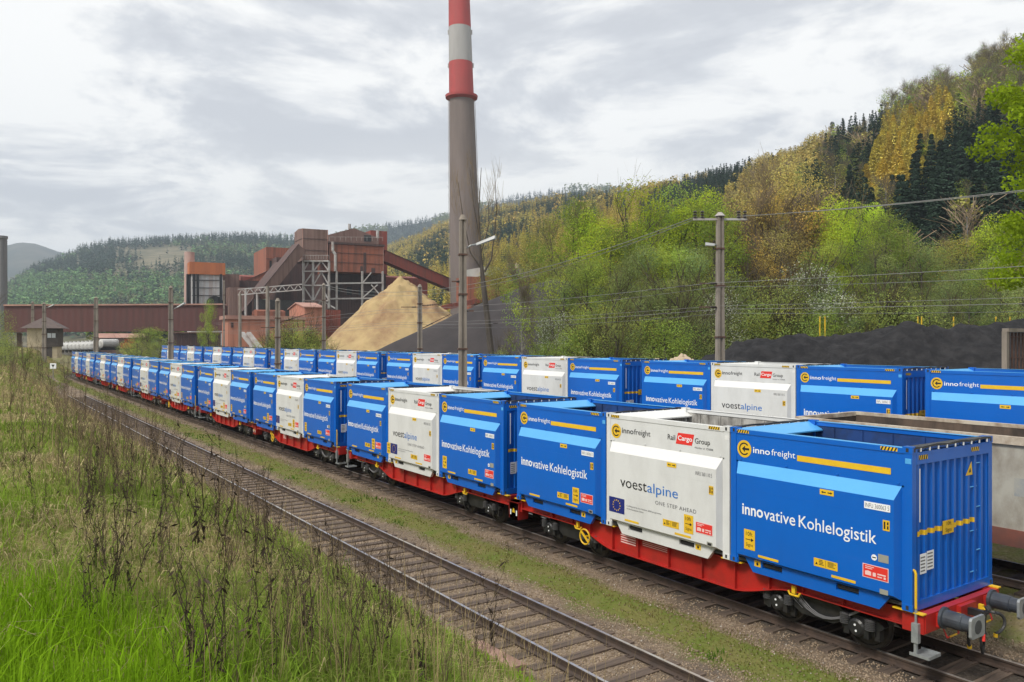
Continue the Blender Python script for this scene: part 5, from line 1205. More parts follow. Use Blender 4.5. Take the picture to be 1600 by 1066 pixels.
def spruce(h, r, n, col, base=.06, var=.22, droop=.45, loose=0.0, card=.34):
    t = rng.uniform(0, 1, n)**.85; tiers = 16; t = np.clip((np.floor(t*tiers)+rng.uniform(.0, .75, n))/tiers if loose == 0 else t, 0, .995)
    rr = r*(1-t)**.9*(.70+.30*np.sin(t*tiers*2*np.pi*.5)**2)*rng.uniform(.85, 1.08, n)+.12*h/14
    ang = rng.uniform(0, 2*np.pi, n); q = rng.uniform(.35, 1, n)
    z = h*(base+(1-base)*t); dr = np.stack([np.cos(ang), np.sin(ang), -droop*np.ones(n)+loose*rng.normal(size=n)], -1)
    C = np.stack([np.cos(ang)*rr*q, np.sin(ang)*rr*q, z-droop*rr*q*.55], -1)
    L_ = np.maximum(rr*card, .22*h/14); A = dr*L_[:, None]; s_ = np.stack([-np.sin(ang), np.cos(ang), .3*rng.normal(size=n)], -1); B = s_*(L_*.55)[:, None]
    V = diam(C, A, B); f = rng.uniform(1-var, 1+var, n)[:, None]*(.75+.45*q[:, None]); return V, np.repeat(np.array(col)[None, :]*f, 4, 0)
def limbs(h, r, nb, levels, r0, lean=.0, up=.9, start=.25):
    """trunk + limbs as tapered tubes; returns (MB, list of twig tips with directions)"""
    b = MB(); tips = []
    n = 6; pts = [Vector((lean*h*q+.02*h*math.sin(q*5)*random.uniform(-1, 1)*q, .02*h*math.sin(q*4+1)*q, h*q*.94)) for q in [i/n for i in range(n+1)]]
    rad = [r0*(1-q)**.8+.02 for q in [i/n for i in range(n+1)]]
    for i in range(n): b.tube(pts[i], pts[i+1], rad[i], rad[i+1], 7, cap=(i == 0))
    def br(p, d, l, rr, lev):
        e = p+d*l*.5+Vector((random.uniform(-.1, .1), random.uniform(-.1, .1), .05))*l; e2 = e+(d+Vector((0, 0, .25))).normalized()*l*.5
        b.tube(p, e, rr, rr*.7, 5, cap=False); b.tube(e, e2, rr*.7, rr*.3, 5, cap=False); tips.append((e2, d)); tips.append((e, d))
        if lev > 0:
            for k in range(3):
                q = random.uniform(.25, .95); pp = p.lerp(e2, q); a = random.uniform(0, 6.28); dd = (d+Vector((math.cos(a)*.7, math.sin(a)*.7, random.uniform(-.1, .5)))).normalized(); br(pp, dd, l*random.uniform(.4, .6), rr*.45, lev-1)
    for k in range(nb):
        q = start+(1-start)*(k+random.random())/nb*.95; i = min(int(q*n), n-1); p = pts[i].lerp(pts[i+1], q*n-i); a = random.uniform(0, 6.28)+k*2.4
        d = Vector((math.cos(a), math.sin(a), up*random.uniform(.6, 1.3))).normalized(); br(p, d, r*random.uniform(.7, 1.15)*(1.1-.6*q), r0*(1-q)*.5+.02, levels)
    return b, tips
def twigs(tips, n, l, wdt, col, var=.25, spread=.6, upb=.35):
    k = rng.integers(0, len(tips), n); P = np.array([tuple(t[0]) for t in tips])[k]; D = np.array([tuple(t[1]) for t in tips])[k]
    d = D+runit(n)*spread; d[:, 2] += upb; d /= np.linalg.norm(d, axis=1, keepdims=True); ll = l*rng.uniform(.5, 1.3, n)[:, None]
    s_ = np.cross(d, runit(n)); s_ /= np.maximum(np.linalg.norm(s_, axis=1, keepdims=True), 1e-6)
    st = P+runit(n)*l*.25; V = np.stack([st-s_*wdt*.6, st+s_*wdt*.6, st+d*ll+s_*wdt*.3, st+d*ll-s_*wdt*.3], 1).reshape(-1, 3)
    return V, np.repeat(np.array(col)[None, :]*rng.uniform(1-var, 1+var, n)[:, None], 4, 0)
GREEN = (.29, .375, .070); LIME = (.41, .51, .045); OLIVE = (.34, .33, .085); DEEP = (.245, .305, .105)
AMBER = (.46, .36, .105); LARCH = (.60, .475, .105); DSPR = (.048, .080, .054); BROWN = (.22, .168, .112); RUSTY = (.250, .150, .045)
TP = {}
def tree_proto(kind, name, crown_parts, trunk_b, bark, leafm, h):
    t = empty(name); t.location = (0, 0, 0)
    V = np.concatenate([p[0] for p in crown_parts]); c = np.concatenate([p[1] for p in crown_parts])
    link('crown', np_mesh('crown', V, fac(len(V)//4), leafm, np.clip(c, 0.002, 1)), t); trunk_b.build('trunk', bark, t, fix=False); TP.setdefault(kind, []).append([t, h, False, V, c])
for i in range(4):
    for kind, col, sh in (('green', GREEN, 1.0), ('lime', LIME, 1.0), ('olive', OLIVE, .9), ('deep', DEEP, 1.0), ('amber', AMBER, .95)):
        if i > 1 and kind in ('deep', 'amber'): continue
        h = 10.; r = random.uniform(2.6, 3.4); b, tips = limbs(h, r, 10, 1, .17)
        V, c, cc = crown_clumps(h, r, 15000 if kind not in ('olive', 'amber') else 9000, .052, col, base=random.uniform(.10, .25)+(.15 if kind == 'olive' else 0), shape=sh, nclump=30)
        tw = twigs(tips, 160 if kind != 'amber' else 700, 1.1, .016, (.22, .17, .11)); tree_proto(kind, 'broadleaf_tree', [(V, c), tw], b, M['bark'], M['leaf'], h)
for i in range(3):
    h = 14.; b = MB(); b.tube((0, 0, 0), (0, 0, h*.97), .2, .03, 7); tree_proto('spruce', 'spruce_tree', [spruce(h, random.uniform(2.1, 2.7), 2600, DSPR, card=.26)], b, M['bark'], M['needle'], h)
    h = 14.; b = MB(); b.tube((0, 0, 0), (0, 0, h*.97), .18, .03, 7); tree_proto('larch', 'larch_tree', [spruce(h, random.uniform(3.0, 3.7), 4200, LARCH if i else (.60, .52, .12), droop=.15, loose=.45, var=.3, base=.1, card=.17)], b, M['bark'], M['needle'], h)
    h = 14.; b, tips = limbs(h, random.uniform(2.6, 3.4), 13, 1, .15, start=.3, up=1.5)
    tree_proto('bare', 'bare_tree', [twigs(tips, 1100, 1.4, .022, BROWN if i else (.19, .15, .10), spread=.55, upb=.7)], b, M['bark'], M['twig'], h)
    h = 14.; b, tips = limbs(h, random.uniform(2.3, 2.9), 12, 1, .16, start=.35, up=1.2); V, c, cc = crown_clumps(h, 2.9, 2000, .10, (GREEN if i else OLIVE), base=.35, nclump=24)
    tree_proto('sparse', 'birch_tree', [twigs(tips, 1000, 1.3, .026, (.18, .15, .10), upb=.5), (V, c)], b, M['birch'], M['leaf'], h)
for i in range(3):
    h = 3.; b, tips = limbs(h, 1.5, 9, 1, .05, start=.05, up=.9)
    for kind, col, pale in (('shrub', (.25, .30, .11) if i else GREEN, None), ('brightshrub', (.34, .40, .10), None), ('blossom', (.20, .25, .10), ((.62, .63, .54), .30))):
        V, c, cc = crown_clumps(h, 1.6, 9500, .026, col, base=.05, nclump=36, pale=pale); bb = MB(); bb.v = list(b.v); bb.f = [list(f) for f in b.f]; bb.m = list(b.m)
        tree_proto(kind, 'shrub' if kind != 'blossom' else 'blossoming_shrub', [(V, c), twigs(tips, 240, .7, .014, (.10, .08, .05))], bb, M['bark'], M['leaf'], h)
LB = dict(green=('fresh green broadleaf tree in the belt behind the rear train', 'tree', 'fresh green trees behind the rear train'),
          lime=('bright lime green broadleaf tree in the belt behind the rear train', 'tree', 'lime green trees behind the rear train'),
          olive=('olive yellow tree with thin young leaves behind the rear train', 'tree', 'olive trees behind the rear train'),
          deep=('deep green tree in the belt behind the rear train', 'tree', 'deep green trees behind the rear train'),
          amber=('amber brown tree just coming into leaf on the slope behind the yard', 'tree', 'amber trees on the slope'),
          spruce=('dark pointed spruce on the wooded hillside', 'spruce', 'dark spruces on the hillside'),
          larch=('golden yellow larch on the wooded hillside', 'larch', 'golden larches on the hillside'),
          bare=('bare brown tree with upright twigs on the slope behind the yard', 'tree', 'bare brown trees on the slope'),
          sparse=('pale trunked tree with thin leaves on the upper hillside', 'tree', 'pale trunked trees on the hillside'),
          shrub=('dense green shrub growing behind the rear train', 'shrub', 'green shrubs behind the rear train'),
          brightshrub=('light green shrub in young leaf behind the trains', 'shrub', 'light green shrubs behind the trains'),
          blossom=('shrub covered with white blossom behind the rear train', 'shrub', 'white blossoming shrubs behind the rear train'))
def plant(kind, x, y, z, h, wide=1.0, label=None, group=True, rot=None):
    pr = random.choice(TP[kind])
    if not pr[2]: o = pr[0]; pr[2] = True
    else: o = copy_tree(pr[0])
    s_ = h/pr[1]; o.location = (x, y, z-.1); o.scale = (s_*wide, s_*wide, s_); o.rotation_euler = (0, 0, random.uniform(0, 6.28) if rot is None else rot)
    lb = LB[kind]; tag(o, label or lb[0], lb[1], lb[2] if group else None); return o
def slope(px, z):
    """ground height on the hillside or in the valley at bearing px, distance z"""
    p = at(px, HOR, z); g = G1(p.x, p.y)
    if HR.px[0] < px < HR.px[-1]:
        zf = np.interp(px, HR.px, HR.zf); zr = np.interp(px, HR.px, HR.zr); t = (z-zf)/(zr-zf)
        if t > 0: g = max(g, float(HR.point(px, t)[2]))
    return p, g
def belt(kind, px, z, ytop, wide=1.0, **k):
    p, g = slope(px, z); return plant(kind, p.x, p.y, g, zof(ytop, z)-g, wide, **k)
for a in (('olive', 800, 150, 392, .8), ('olive', 828, 146, 372, .85), ('olive', 862, 142, 352, .85), ('olive', 775, 152, 408, .8), ('green', 893, 98, 318, .85), ('deep', 880, 84, 415, .9), ('lime', 925, 96, 342, .9), ('lime', 984, 90, 300, .95), ('green', 952, 86, 360, .95),
          ('lime', 1028, 92, 326, .85), ('green', 1062, 95, 312, .95), ('lime', 1092, 92, 310, .9), ('green', 1118, 88, 330, .9), ('deep', 1010, 82, 390, .95), ('green', 915, 82, 408, .95), ('deep', 970, 80, 415, .95), ('green', 1048, 81, 392, .95), ('deep', 1092, 80, 395, .95),
          ('amber', 1160, 98, 318, .9), ('amber', 1198, 100, 284, .95), ('amber', 1238, 101, 268, .95), ('bare', 1180, 95, 310, 1.), ('bare', 1215, 96, 318, 1.), ('bare', 1262, 98, 318, .9), ('amber', 1275, 97, 335, .9), ('bare', 1150, 92, 370, 1.), ('amber', 1222, 90, 372, .9),
          ('lime', 1310, 98, 322, .9), ('lime', 1348, 99, 326, .9), ('lime', 1330, 92, 352, .9), ('green', 1380, 94, 345, .95), ('deep', 1368, 86, 378, .9), ('green', 1412, 92, 368, .9), ('deep', 1440, 88, 388, .95), ('green', 1292, 86, 385, .95),
          ('amber', 1470, 96, 388, .9), ('olive', 1500, 92, 385, .95), ('green', 1535, 92, 362, .95), ('lime', 1568, 91, 348, .9), ('green', 1600, 90, 340, .95), ('deep', 1640, 90, 345, 1.), ('green', 1690, 88, 330, 1.), ('green', 1550, 83, 408, .95), ('olive', 1600, 83, 400, .95), ('deep', 1500, 83, 425, .95), ('green', 1740, 86, 330, 1.), ('deep', 1800, 86, 330, 1.)):
    belt(*a[:4], wide=a[4]*1.08)
for i in range(41):   # undergrowth in front of the belt
    px = 955+i*17+random.uniform(-9, 9); z = random.uniform(68, 82); belt(random.choice(['shrub', 'deep', 'deep', 'brightshrub']), px, z, random.uniform(440, 500), random.uniform(.95, 1.3))
for a in (('blossom', 872, 66, 500, .8), ('blossom', 884, 64, 522, 1.), ('blossom', 1262, 76, 432, 1.), ('blossom', 1285, 74, 450, 1.), ('brightshrub', 1228, 74, 442, 1.), ('blossom', 1128, 72, 470, .8), ('brightshrub', 945, 62, 472, .9), ('shrub', 905, 62, 520, 1.2), ('shrub', 965, 60, 515, 1.2), ('brightshrub', 1000, 64, 500, 1.2), ('shrub', 1040, 62, 505, 1.2), ('shrub', 1085, 66, 500, 1.2), ('brightshrub', 1395, 72, 470, 1.), ('brightshrub', 783, 58, 545, .5), ('shrub', 850, 62, 540, .8)):
    belt(*a[:4], wide=a[4])
# single trees one can tell apart
def own(name, kind, px, z, ytop, wide, label, **k):
    o = belt(kind, px, z, ytop, wide, label=label, group=False, **k); return o
own('', 'sparse', 815, 62, 415, .75, 'thin young tree with forked trunk standing before the dark ore heap')
own('', 'green', 326, 105, 476, .45, 'narrow fresh green poplar in front of the belt bridge')
for px, yt in ((420, 530), (448, 514), (466, 508), (482, 518), (497, 524), (440, 530)): belt('brightshrub', px, 92, yt, .9)
belt('shrub', 232, 170, 516, 1.5, label='round dark bush under the right half of the belt bridge', group=False)
belt('brightshrub', 214, 165, 532, 1.6); belt('brightshrub', 250, 165, 534, 1.6)
# leaning bare trunk in front of the chimney foot
def leaning():
    p = at(768, HOR, 60); g = G1(p.x, p.y); t = empty('leaning_bare_tree', (p.x, p.y, g), label='dark leaning bare tree in front of the chimney foot and ore heap', cat='tree')
    b = MB(); rt_ = Vector((CA, -SA, 0)); h = zof(272, 60)-g; f = lambda px, py: rt_*((px-768)/FPX*60)+Vector((0, 0, zof(py, 60)-g)); tips = []
    def seg(p0, p1, r0, r1): b.tube(f(*p0), f(*p1), r0, r1, 7, cap=False)
    seg((769, 565), (762, 500), .26, .23); seg((762, 500), (755, 440), .23, .20); seg((755, 440), (751, 400), .19, .12); seg((751, 400), (748, 330), .10, .05); seg((748, 330), (752, 262), .05, .02)
    for (p0, p1, r_) in (((757, 425), (768, 405), .09), ((768, 405), (776, 330), .06), ((776, 330), (773, 270), .03), ((752, 420), (735, 395), .07), ((735, 395), (722, 330), .05), ((722, 330), (716, 285), .025), ((751, 380), (740, 320), .05), ((752, 395), (764, 350), .05), ((764, 350), (762, 300), .03), ((740, 320), (734, 262), .025)): 
        seg(p0, p1, r_, r_*.6)
        for q in (.3, .6, .95):
            d = (f(*p1)-f(*p0)).normalized(); tips.append((f(*p0).lerp(f(*p1), q)+Vector((random.uniform(-.4, .4), random.uniform(-.4, .4), 0)), d))
    b.build('trunk', M['bark'], t, fix=False); V, c = twigs(tips, 520, 1.3, .014, (.20, .15, .09), spread=.5, upb=.5); link('twigs', np_mesh('twigs', V, fac(len(V)//4), M['twig'], c), t)
leaning()
# bright tree reaching in from the right edge
def edge_tree():
    p = at(1718, HOR, 31); g = G1(p.x, p.y); t = empty('overhanging_tree', (p.x, p.y, g), label='bright lime green tree whose branches reach in at the right edge', cat='tree')
    b, tips = limbs(19, 3.6, 14, 1, .24, start=.4, up=.9); b.build('trunk', M['bark'], t, fix=False)
    n = 26000; nc = 90; tt = rng.uniform(0, 1, nc); ang = rng.uniform(0, 6.28, nc); rad = 4.0*np.sin(np.pi*np.clip(.15+.70*tt, 0, 1))**.6*np.sqrt(rng.uniform(.2, 1, nc))
    cc = np.stack([rad*np.cos(ang), rad*np.sin(ang), 5+14.5*tt], -1); k = rng.integers(0, nc, n); d = runit(n)*(rng.uniform(.1, 1, n)**.6)[:, None]; C = cc[k]+d*np.array([.85, .85, .5])
    A = runit(n)*.085*rng.uniform(.6, 1.3, n)[:, None]; B = np.cross(A, runit(n)); B = B/np.maximum(np.linalg.norm(B, axis=1, keepdims=True), 1e-6)*.055
    c = np.repeat(np.array((.26, .36, .02))[None]*(rng.uniform(.75, 1.25, nc)[k]*rng.uniform(.8, 1.2, n))[:, None], 4, 0)
    link('crown', np_mesh('crown', diam(C, A, B), fac(n), M['leaf'], c), t)
edge_tree()

# hillside: nearest trees one by one, the rest of the forest as one mass
def inside(px, py, P):
    c = False; n = len(P)
    for k in range(n):
        (x1, y1), (x2, y2) = P[k], P[(k+1) % n]
        if (y1 > py) != (y2 > py) and px < (x2-x1)*(py-y1)/(y2-y1)+x1: c = not c
    return c
LARCH_STAND = [(1383, 198), (1478, 184), (1488, 236), (1448, 280), (1412, 345), (1330, 330), (1372, 262)]
AMBER_STAND = [(1230, 214), (1298, 214), (1294, 258), (1245, 310), (1230, 400), (1120, 400), (1150, 312), (1190, 262)]
def hill_kind(px, py, X, Y):
    """the stands of the photographed slope: golden larch tongues between dark spruce, pale thin wood on the upper right"""
    n1 = float(vnoise(X, Y, 55, 91)+.5*vnoise(X, Y, 22, 92)); u = random.random(); px += random.uniform(-7, 7); py += random.uniform(-7, 7)
    if inside(px, py, LARCH_STAND): return 'larch' if u < .93 else 'olive'
    if inside(px, py, AMBER_STAND): return 'amber' if u < .62 else ('larch' if u < .8 else ('bare' if u < .9 else 'spruce'))
    if px > 1290 and py < 207+n1*14:
        if 1345 < px < 1374 or 1486 < px < 1534 and py > 135: return 'lime' if u < .75 else 'sparse'
        return 'sparse' if u < .62 else ('bare' if u < .74 else ('olive' if u < .86 else 'spruce'))
    if px > 1170: return 'spruce' if u < .96 else 'sparse'
    if px > 1000: return ('larch' if u < .7 else 'amber') if abs(py-(292-(px-1026)*.43)-12) < 11 else ('spruce' if n1 > -.2 or u < .3 else ('larch' if u < .75 else 'olive'))
    return ('spruce' if n1 > .02 else 'larch') if u < .82 else ('olive' if u < .92 else 'amber')
# low-detail versions for the mass
LOW = {}
for i in range(4):
    LOW.setdefault('spruce', []).append(spruce(1, .17, 95, DSPR, card=.55)); LOW.setdefault('larch', []).append(spruce(1, .21, 100, LARCH if i % 2 else (.60, .52, .12), droop=.12, loose=.35, var=.35, card=.5))
    V, c, _ = crown_clumps(1, .24, 110, .045, OLIVE, nclump=12); LOW.setdefault('olive', []).append((V, c)); V, c, _ = crown_clumps(1, .22, 110, .045, AMBER, nclump=12); LOW.setdefault('amber', []).append((V, c)); V, c, _ = crown_clumps(1, .25, 110, .045, LIME, nclump=12, base=.15); LOW.setdefault('lime', []).append((V, c))
    n = 90; C = np.stack([rng.normal(0, .09, n), rng.normal(0, .09, n), rng.uniform(.25, .95, n)], -1); A = np.stack([C[:, 0]*.35+rng.normal(0, .02, n), C[:, 1]*.35+rng.normal(0, .02, n), rng.uniform(.05, .12, n)], -1); B = np.cross(A, runit(n)); B = B/np.linalg.norm(B, axis=1, keepdims=True)*.0065
    tr_ = quads(np.array([[0, 0, .45]]), np.array([[0, 0, .45]]), np.array([[.008, 0, 0]])); V = np.concatenate([quads(C, A, B), tr_]); c = np.repeat(np.array(BROWN)[None]*rng.uniform(.7, 1.5, n)[:, None], 4, 0); c = np.concatenate([c, np.full((4, 3), .2)]); LOW.setdefault('bare', []).append((V, c))
    V2, c2, _ = crown_clumps(1, .2, 60, .04, OLIVE, nclump=10, base=.4); LOW.setdefault('sparse', []).append((np.concatenate([V, V2]), np.concatenate([c*1.4, c2])))
LOW['green'] = LOW['lime']
MID = {}
for i in range(3):
    MID.setdefault('spruce', []).append(spruce(1, .165, 420, DSPR, card=.30)); MID.setdefault('larch', []).append(spruce(1, .20, 420, LARCH if i % 2 else (.60, .52, .12), droop=.12, loose=.35, var=.35, card=.26))
    for kd, cl, rr in (('olive', OLIVE, .23), ('lime', LIME, .24), ('amber', AMBER, .22)):
        V, c, _ = crown_clumps(1, rr, 520, .018, cl, nclump=18, base=.2); MID.setdefault(kd, []).append((V, c))
    n = 330; C = np.stack([rng.normal(0, .085, n), rng.normal(0, .085, n), rng.uniform(.28, .97, n)], -1); A = np.stack([C[:, 0]*.35+rng.normal(0, .02, n), C[:, 1]*.35+rng.normal(0, .02, n), rng.uniform(.03, .08, n)], -1); B = np.cross(A, runit(n)); B = B/np.linalg.norm(B, axis=1, keepdims=True)*.0028
    tr_ = quads(np.array([[0, 0, .42]]*2), np.array([[0, 0, .42]]*2), np.array([[.007, 0, 0], [0, .007, 0]])); V = np.concatenate([quads(C, A, B), tr_]); c = np.concatenate([np.repeat(np.array(BROWN)[None]*rng.uniform(.7, 1.5, n)[:, None], 4, 0), np.full((8, 3), .2)]); MID.setdefault('bare', []).append((V, c))
    V2, c2, _ = crown_clumps(1, .19, 330, .016, (GREEN if i else OLIVE), nclump=12, base=.35); MID.setdefault('sparse', []).append((np.concatenate([V, V2]), np.concatenate([c*1.4, c2])))
MID['green'] = MID['lime']
def mass(name, items, label, m, near=0):
    VV = []; CC = []
    for (kind, x, y, z, h, f) in items:
        V, c = random.choice((MID if math.hypot(x, y) < near else LOW)[kind]); a = random.uniform(0, 6.28); ca, sa = math.cos(a), math.sin(a)
        W_ = np.empty_like(V); s_ = h*random.uniform(.9, 1.2); W_[:, 0] = x+s_*(V[:, 0]*ca-V[:, 1]*sa); W_[:, 1] = y+s_*(V[:, 0]*sa+V[:, 1]*ca); W_[:, 2] = z+h*V[:, 2]; VV.append(W_.astype(np.float32)); CC.append((c*f).astype(np.float32))
    V = np.concatenate(VV); c = np.concatenate(CC); o = link(name, np_mesh(name, V, fac(len(V)//4), m, np.clip(c, .002, 1))); tag(o, label, 'forest', kind='stuff')
cand = []
for _ in range(60000):
    px = random.uniform(440, 1900); t = random.random(); zr = np.interp(px, HR.px, HR.zr); zf = np.interp(px, HR.px, HR.zf); z = zf+(zr-zf)*t
    if random.random() < (z/1300)*(zr-zf)/1000*1.9: cand.append((px, t, z))
kept = []; cell = {}
for px, t, z in cand:
    X, Y, Z, _z = [float(q) for q in HR.point(px, t)]; md = 3.6 if z < 450 else 5.2; key = (int(X//md), int(Y//md))
    if key in cell: continue
    cell[key] = 1; kept.append((px, t, z, X, Y, Z))
# dense fill close by, where the sampling above is thin
for _ in range(9000):
    px = random.uniform(1000, 1900); t = random.random()**.8; zr = np.interp(px, HR.px, HR.zr); zf = np.interp(px, HR.px, HR.zf); z = zf+(zr-zf)*t; X, Y, Z, _z = [float(q) for q in HR.point(px, t)]; key = (int(X//3.6), int(Y//3.6))
    if key in cell: continue
    cell[key] = 1; kept.append((px, t, z, X, Y, Z))
kept.sort(key=lambda q: q[2]); items = []; singles = 0; cnt = {}
HT = dict(amber=(13, 18), spruce=(13, 19), larch=(13, 18), bare=(11, 16), sparse=(14, 20), olive=(9, 13), lime=(11, 15), green=(10, 14))
for px, t, z, X, Y, Z in kept:
    kind = hill_kind(px, HOR-(Z+8-EYE)/z*FPX, X, Y); h = random.uniform(*HT[kind])
    big = kind in ('spruce', 'larch', 'bare', 'sparse') and px < 1660 and cnt.get(kind, 0) < 110 and (t > .12)
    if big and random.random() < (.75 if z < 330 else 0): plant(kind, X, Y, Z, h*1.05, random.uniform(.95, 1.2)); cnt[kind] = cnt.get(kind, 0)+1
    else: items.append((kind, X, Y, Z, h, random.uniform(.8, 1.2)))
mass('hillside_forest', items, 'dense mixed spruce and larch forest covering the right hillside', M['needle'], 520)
pass
items = []
for _ in range(11000):
    px = random.uniform(-150, 640); t = random.random()**.9; X, Y, Z, z = [float(q) for q in HL.point(px, t)]
    n1 = float(vnoise(X, Y, 130, 95)+.6*vnoise(X, Y, 50, 96))
    py = HOR-(Z-EYE)/z*FPX
    if 180 < px < 300 and 388 < py < 432 and n1+random.uniform(-.3, .3) < .30-abs(px-240)/260: continue     # rocky clearing
    low = py > 435
    kind = 'lime' if (low and n1 > -.1 and random.random() < .8) else ('spruce' if n1 > -.12 or random.random() < .25 else random.choice(['olive', 'lime', 'larch']))
    items.append((kind, X, Y, Z, random.uniform(9, 15)*(1.15 if kind == 'spruce' else .95), random.uniform(.75, 1.2)*(np.array([.40, .52, 2.4]) if kind == 'lime' else (1.15 if kind == 'spruce' else np.array([.36, .48, 1.0])))))  # blue-shifted factors put distance haze into the non-spruce colours
for _ in range(6500):
    px = random.uniform(430, 1060); t = .35+.65*random.random(); X, Y, Z, z = [float(q) for q in HB.point(px, t)]
    n1 = float(vnoise(X, Y, 160, 97)); items.append(('spruce' if n1 > -.15 else 'lime', X, Y, Z, random.uniform(14, 24), random.uniform(.8, 1.2)*(1 if n1 > -.15 else .3)))
# thin the far trees' faces
for k_ in list(LOW): LOW[k_] = [(V.reshape(-1, 4, 3)[::3].reshape(-1, 3)*np.array([1.15, 1.15, 1]), c.reshape(-1, 4, 3)[::3].reshape(-1, 3)) for V, c in LOW[k_]]
def fat(L): # larger faces so a third of them still closes the crown
    out = []
    for V, c in L:
        q = V.reshape(-1, 4, 3); m_ = q.mean(1, keepdims=True); out.append(((m_+(q-m_)*1.75).reshape(-1, 3), c))
    return out
for k_ in list(LOW): LOW[k_] = fat(LOW[k_])
mass('far_forest', items, 'distant mixed forest covering the hills behind the works', M['needle'])
items = []
for _ in range(520):   # low green trees between the works and the hills
    px = random.uniform(140, 420); z = random.uniform(330, 620); p = at(px, HOR, z); items.append((random.choice(['lime', 'lime', 'olive', 'spruce']), p.x, p.y, 4+max(0, (z-400)*.06), random.uniform(11, 17), random.uniform(.35, .6)))
mass('valley_trees', items, 'light green trees of the valley floor beyond the belt bridge', M['leaf'])

# ---------------------------------------------------------------- grass, weeds and stones
def scatter(n, zmin, zmax, pw, xlo, xhi, xshift=True):
    """random ground points inside the view wedge, denser close by"""
    px = rng.uniform(-90, 1700, n); z = zmin*(zmax/zmin)**(rng.random(n)**pw); u = (px-800)/FPX; X = z*(SA+CA*u); Y = z*(CA-SA*u)
    sh = toe(Y) if xshift else 0
    k = (X > xlo) & (X < xhi+sh) & (Y > -3); return X[k], Y[k], z[k]
def grass_colour(X, Y, z):
    n = len(X); n1 = vnoise(X, Y, 2.3, 101)+.5*vnoise(X, Y, .8, 102); n2 = vnoise(X, Y, 5, 103)
    lush = np.clip(ss(1.15, .1, X+1.1*n1)*ss(11, 5, Y)+ss(5.9, 7.2, X-toe(Y)+1.2*n1)*ss(42, 20, Y)*.95, 0, 1)
    straw = np.clip(.40+1.6*n1+.22*ss(10, 26, z)-.75*lush, 0.03, .85)
    g = np.array([.19, .275, .045]); gl = np.array([.195, .34, .016]); s_ = np.array([.50, .42, .23]); ol = np.array([.25, .29, .075])
    c = g*(1-lush[:, None])+gl*lush[:, None]; o_ = (rng.random(n) < .30*(1-lush))[:, None]; c = np.where(o_, ol, c)
    w_ = (rng.random(n) < straw)[:, None]; c = np.where(w_, s_*rng.uniform(.55, 1.1, n)[:, None], c)
    return c*rng.uniform(.65, 1.3, n)[:, None], w_[:, 0], lush
def blades(X, Y, Z, H, W, c, lean):
    n = len(X); a = rng.uniform(0, 2*np.pi, n); dr = np.stack([np.cos(a), np.sin(a), 0*a], -1); s_ = np.stack([-np.sin(a), np.cos(a), 0*a], -1)
    P = np.stack([X, Y, Z], -1); up = np.array([0, 0, 1.]); le = lean[:, None]; H = H[:, None]; W = W[:, None]
    M_ = P+up*H*.55*np.sqrt(np.maximum(1-le**2*.3, .1))+dr*H*.25*le; T = P+up*H*(1-.55*le**2).clip(.05)+dr*H*(.85*le)
    V = np.stack([P-s_*W, P+s_*W, M_+s_*W*.75, M_-s_*W*.75, T+s_*W*.12, T-s_*W*.12], 1).reshape(-1, 3)
    b = np.arange(n)[:, None]*6; F = np.concatenate([b+np.array([[0, 1, 2, 3]]), b+np.array([[3, 2, 4, 5]])], 1).reshape(-1, 4)
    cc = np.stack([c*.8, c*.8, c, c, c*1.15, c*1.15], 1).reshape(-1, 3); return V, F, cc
def join(parts):
    off = 0; VV, FF, CC = [], [], []
    for V, F, c in parts: VV.append(V); FF.append(F+off); CC.append(c); off += len(V)
    return np.concatenate(VV), np.concatenate(FF), np.concatenate(CC)
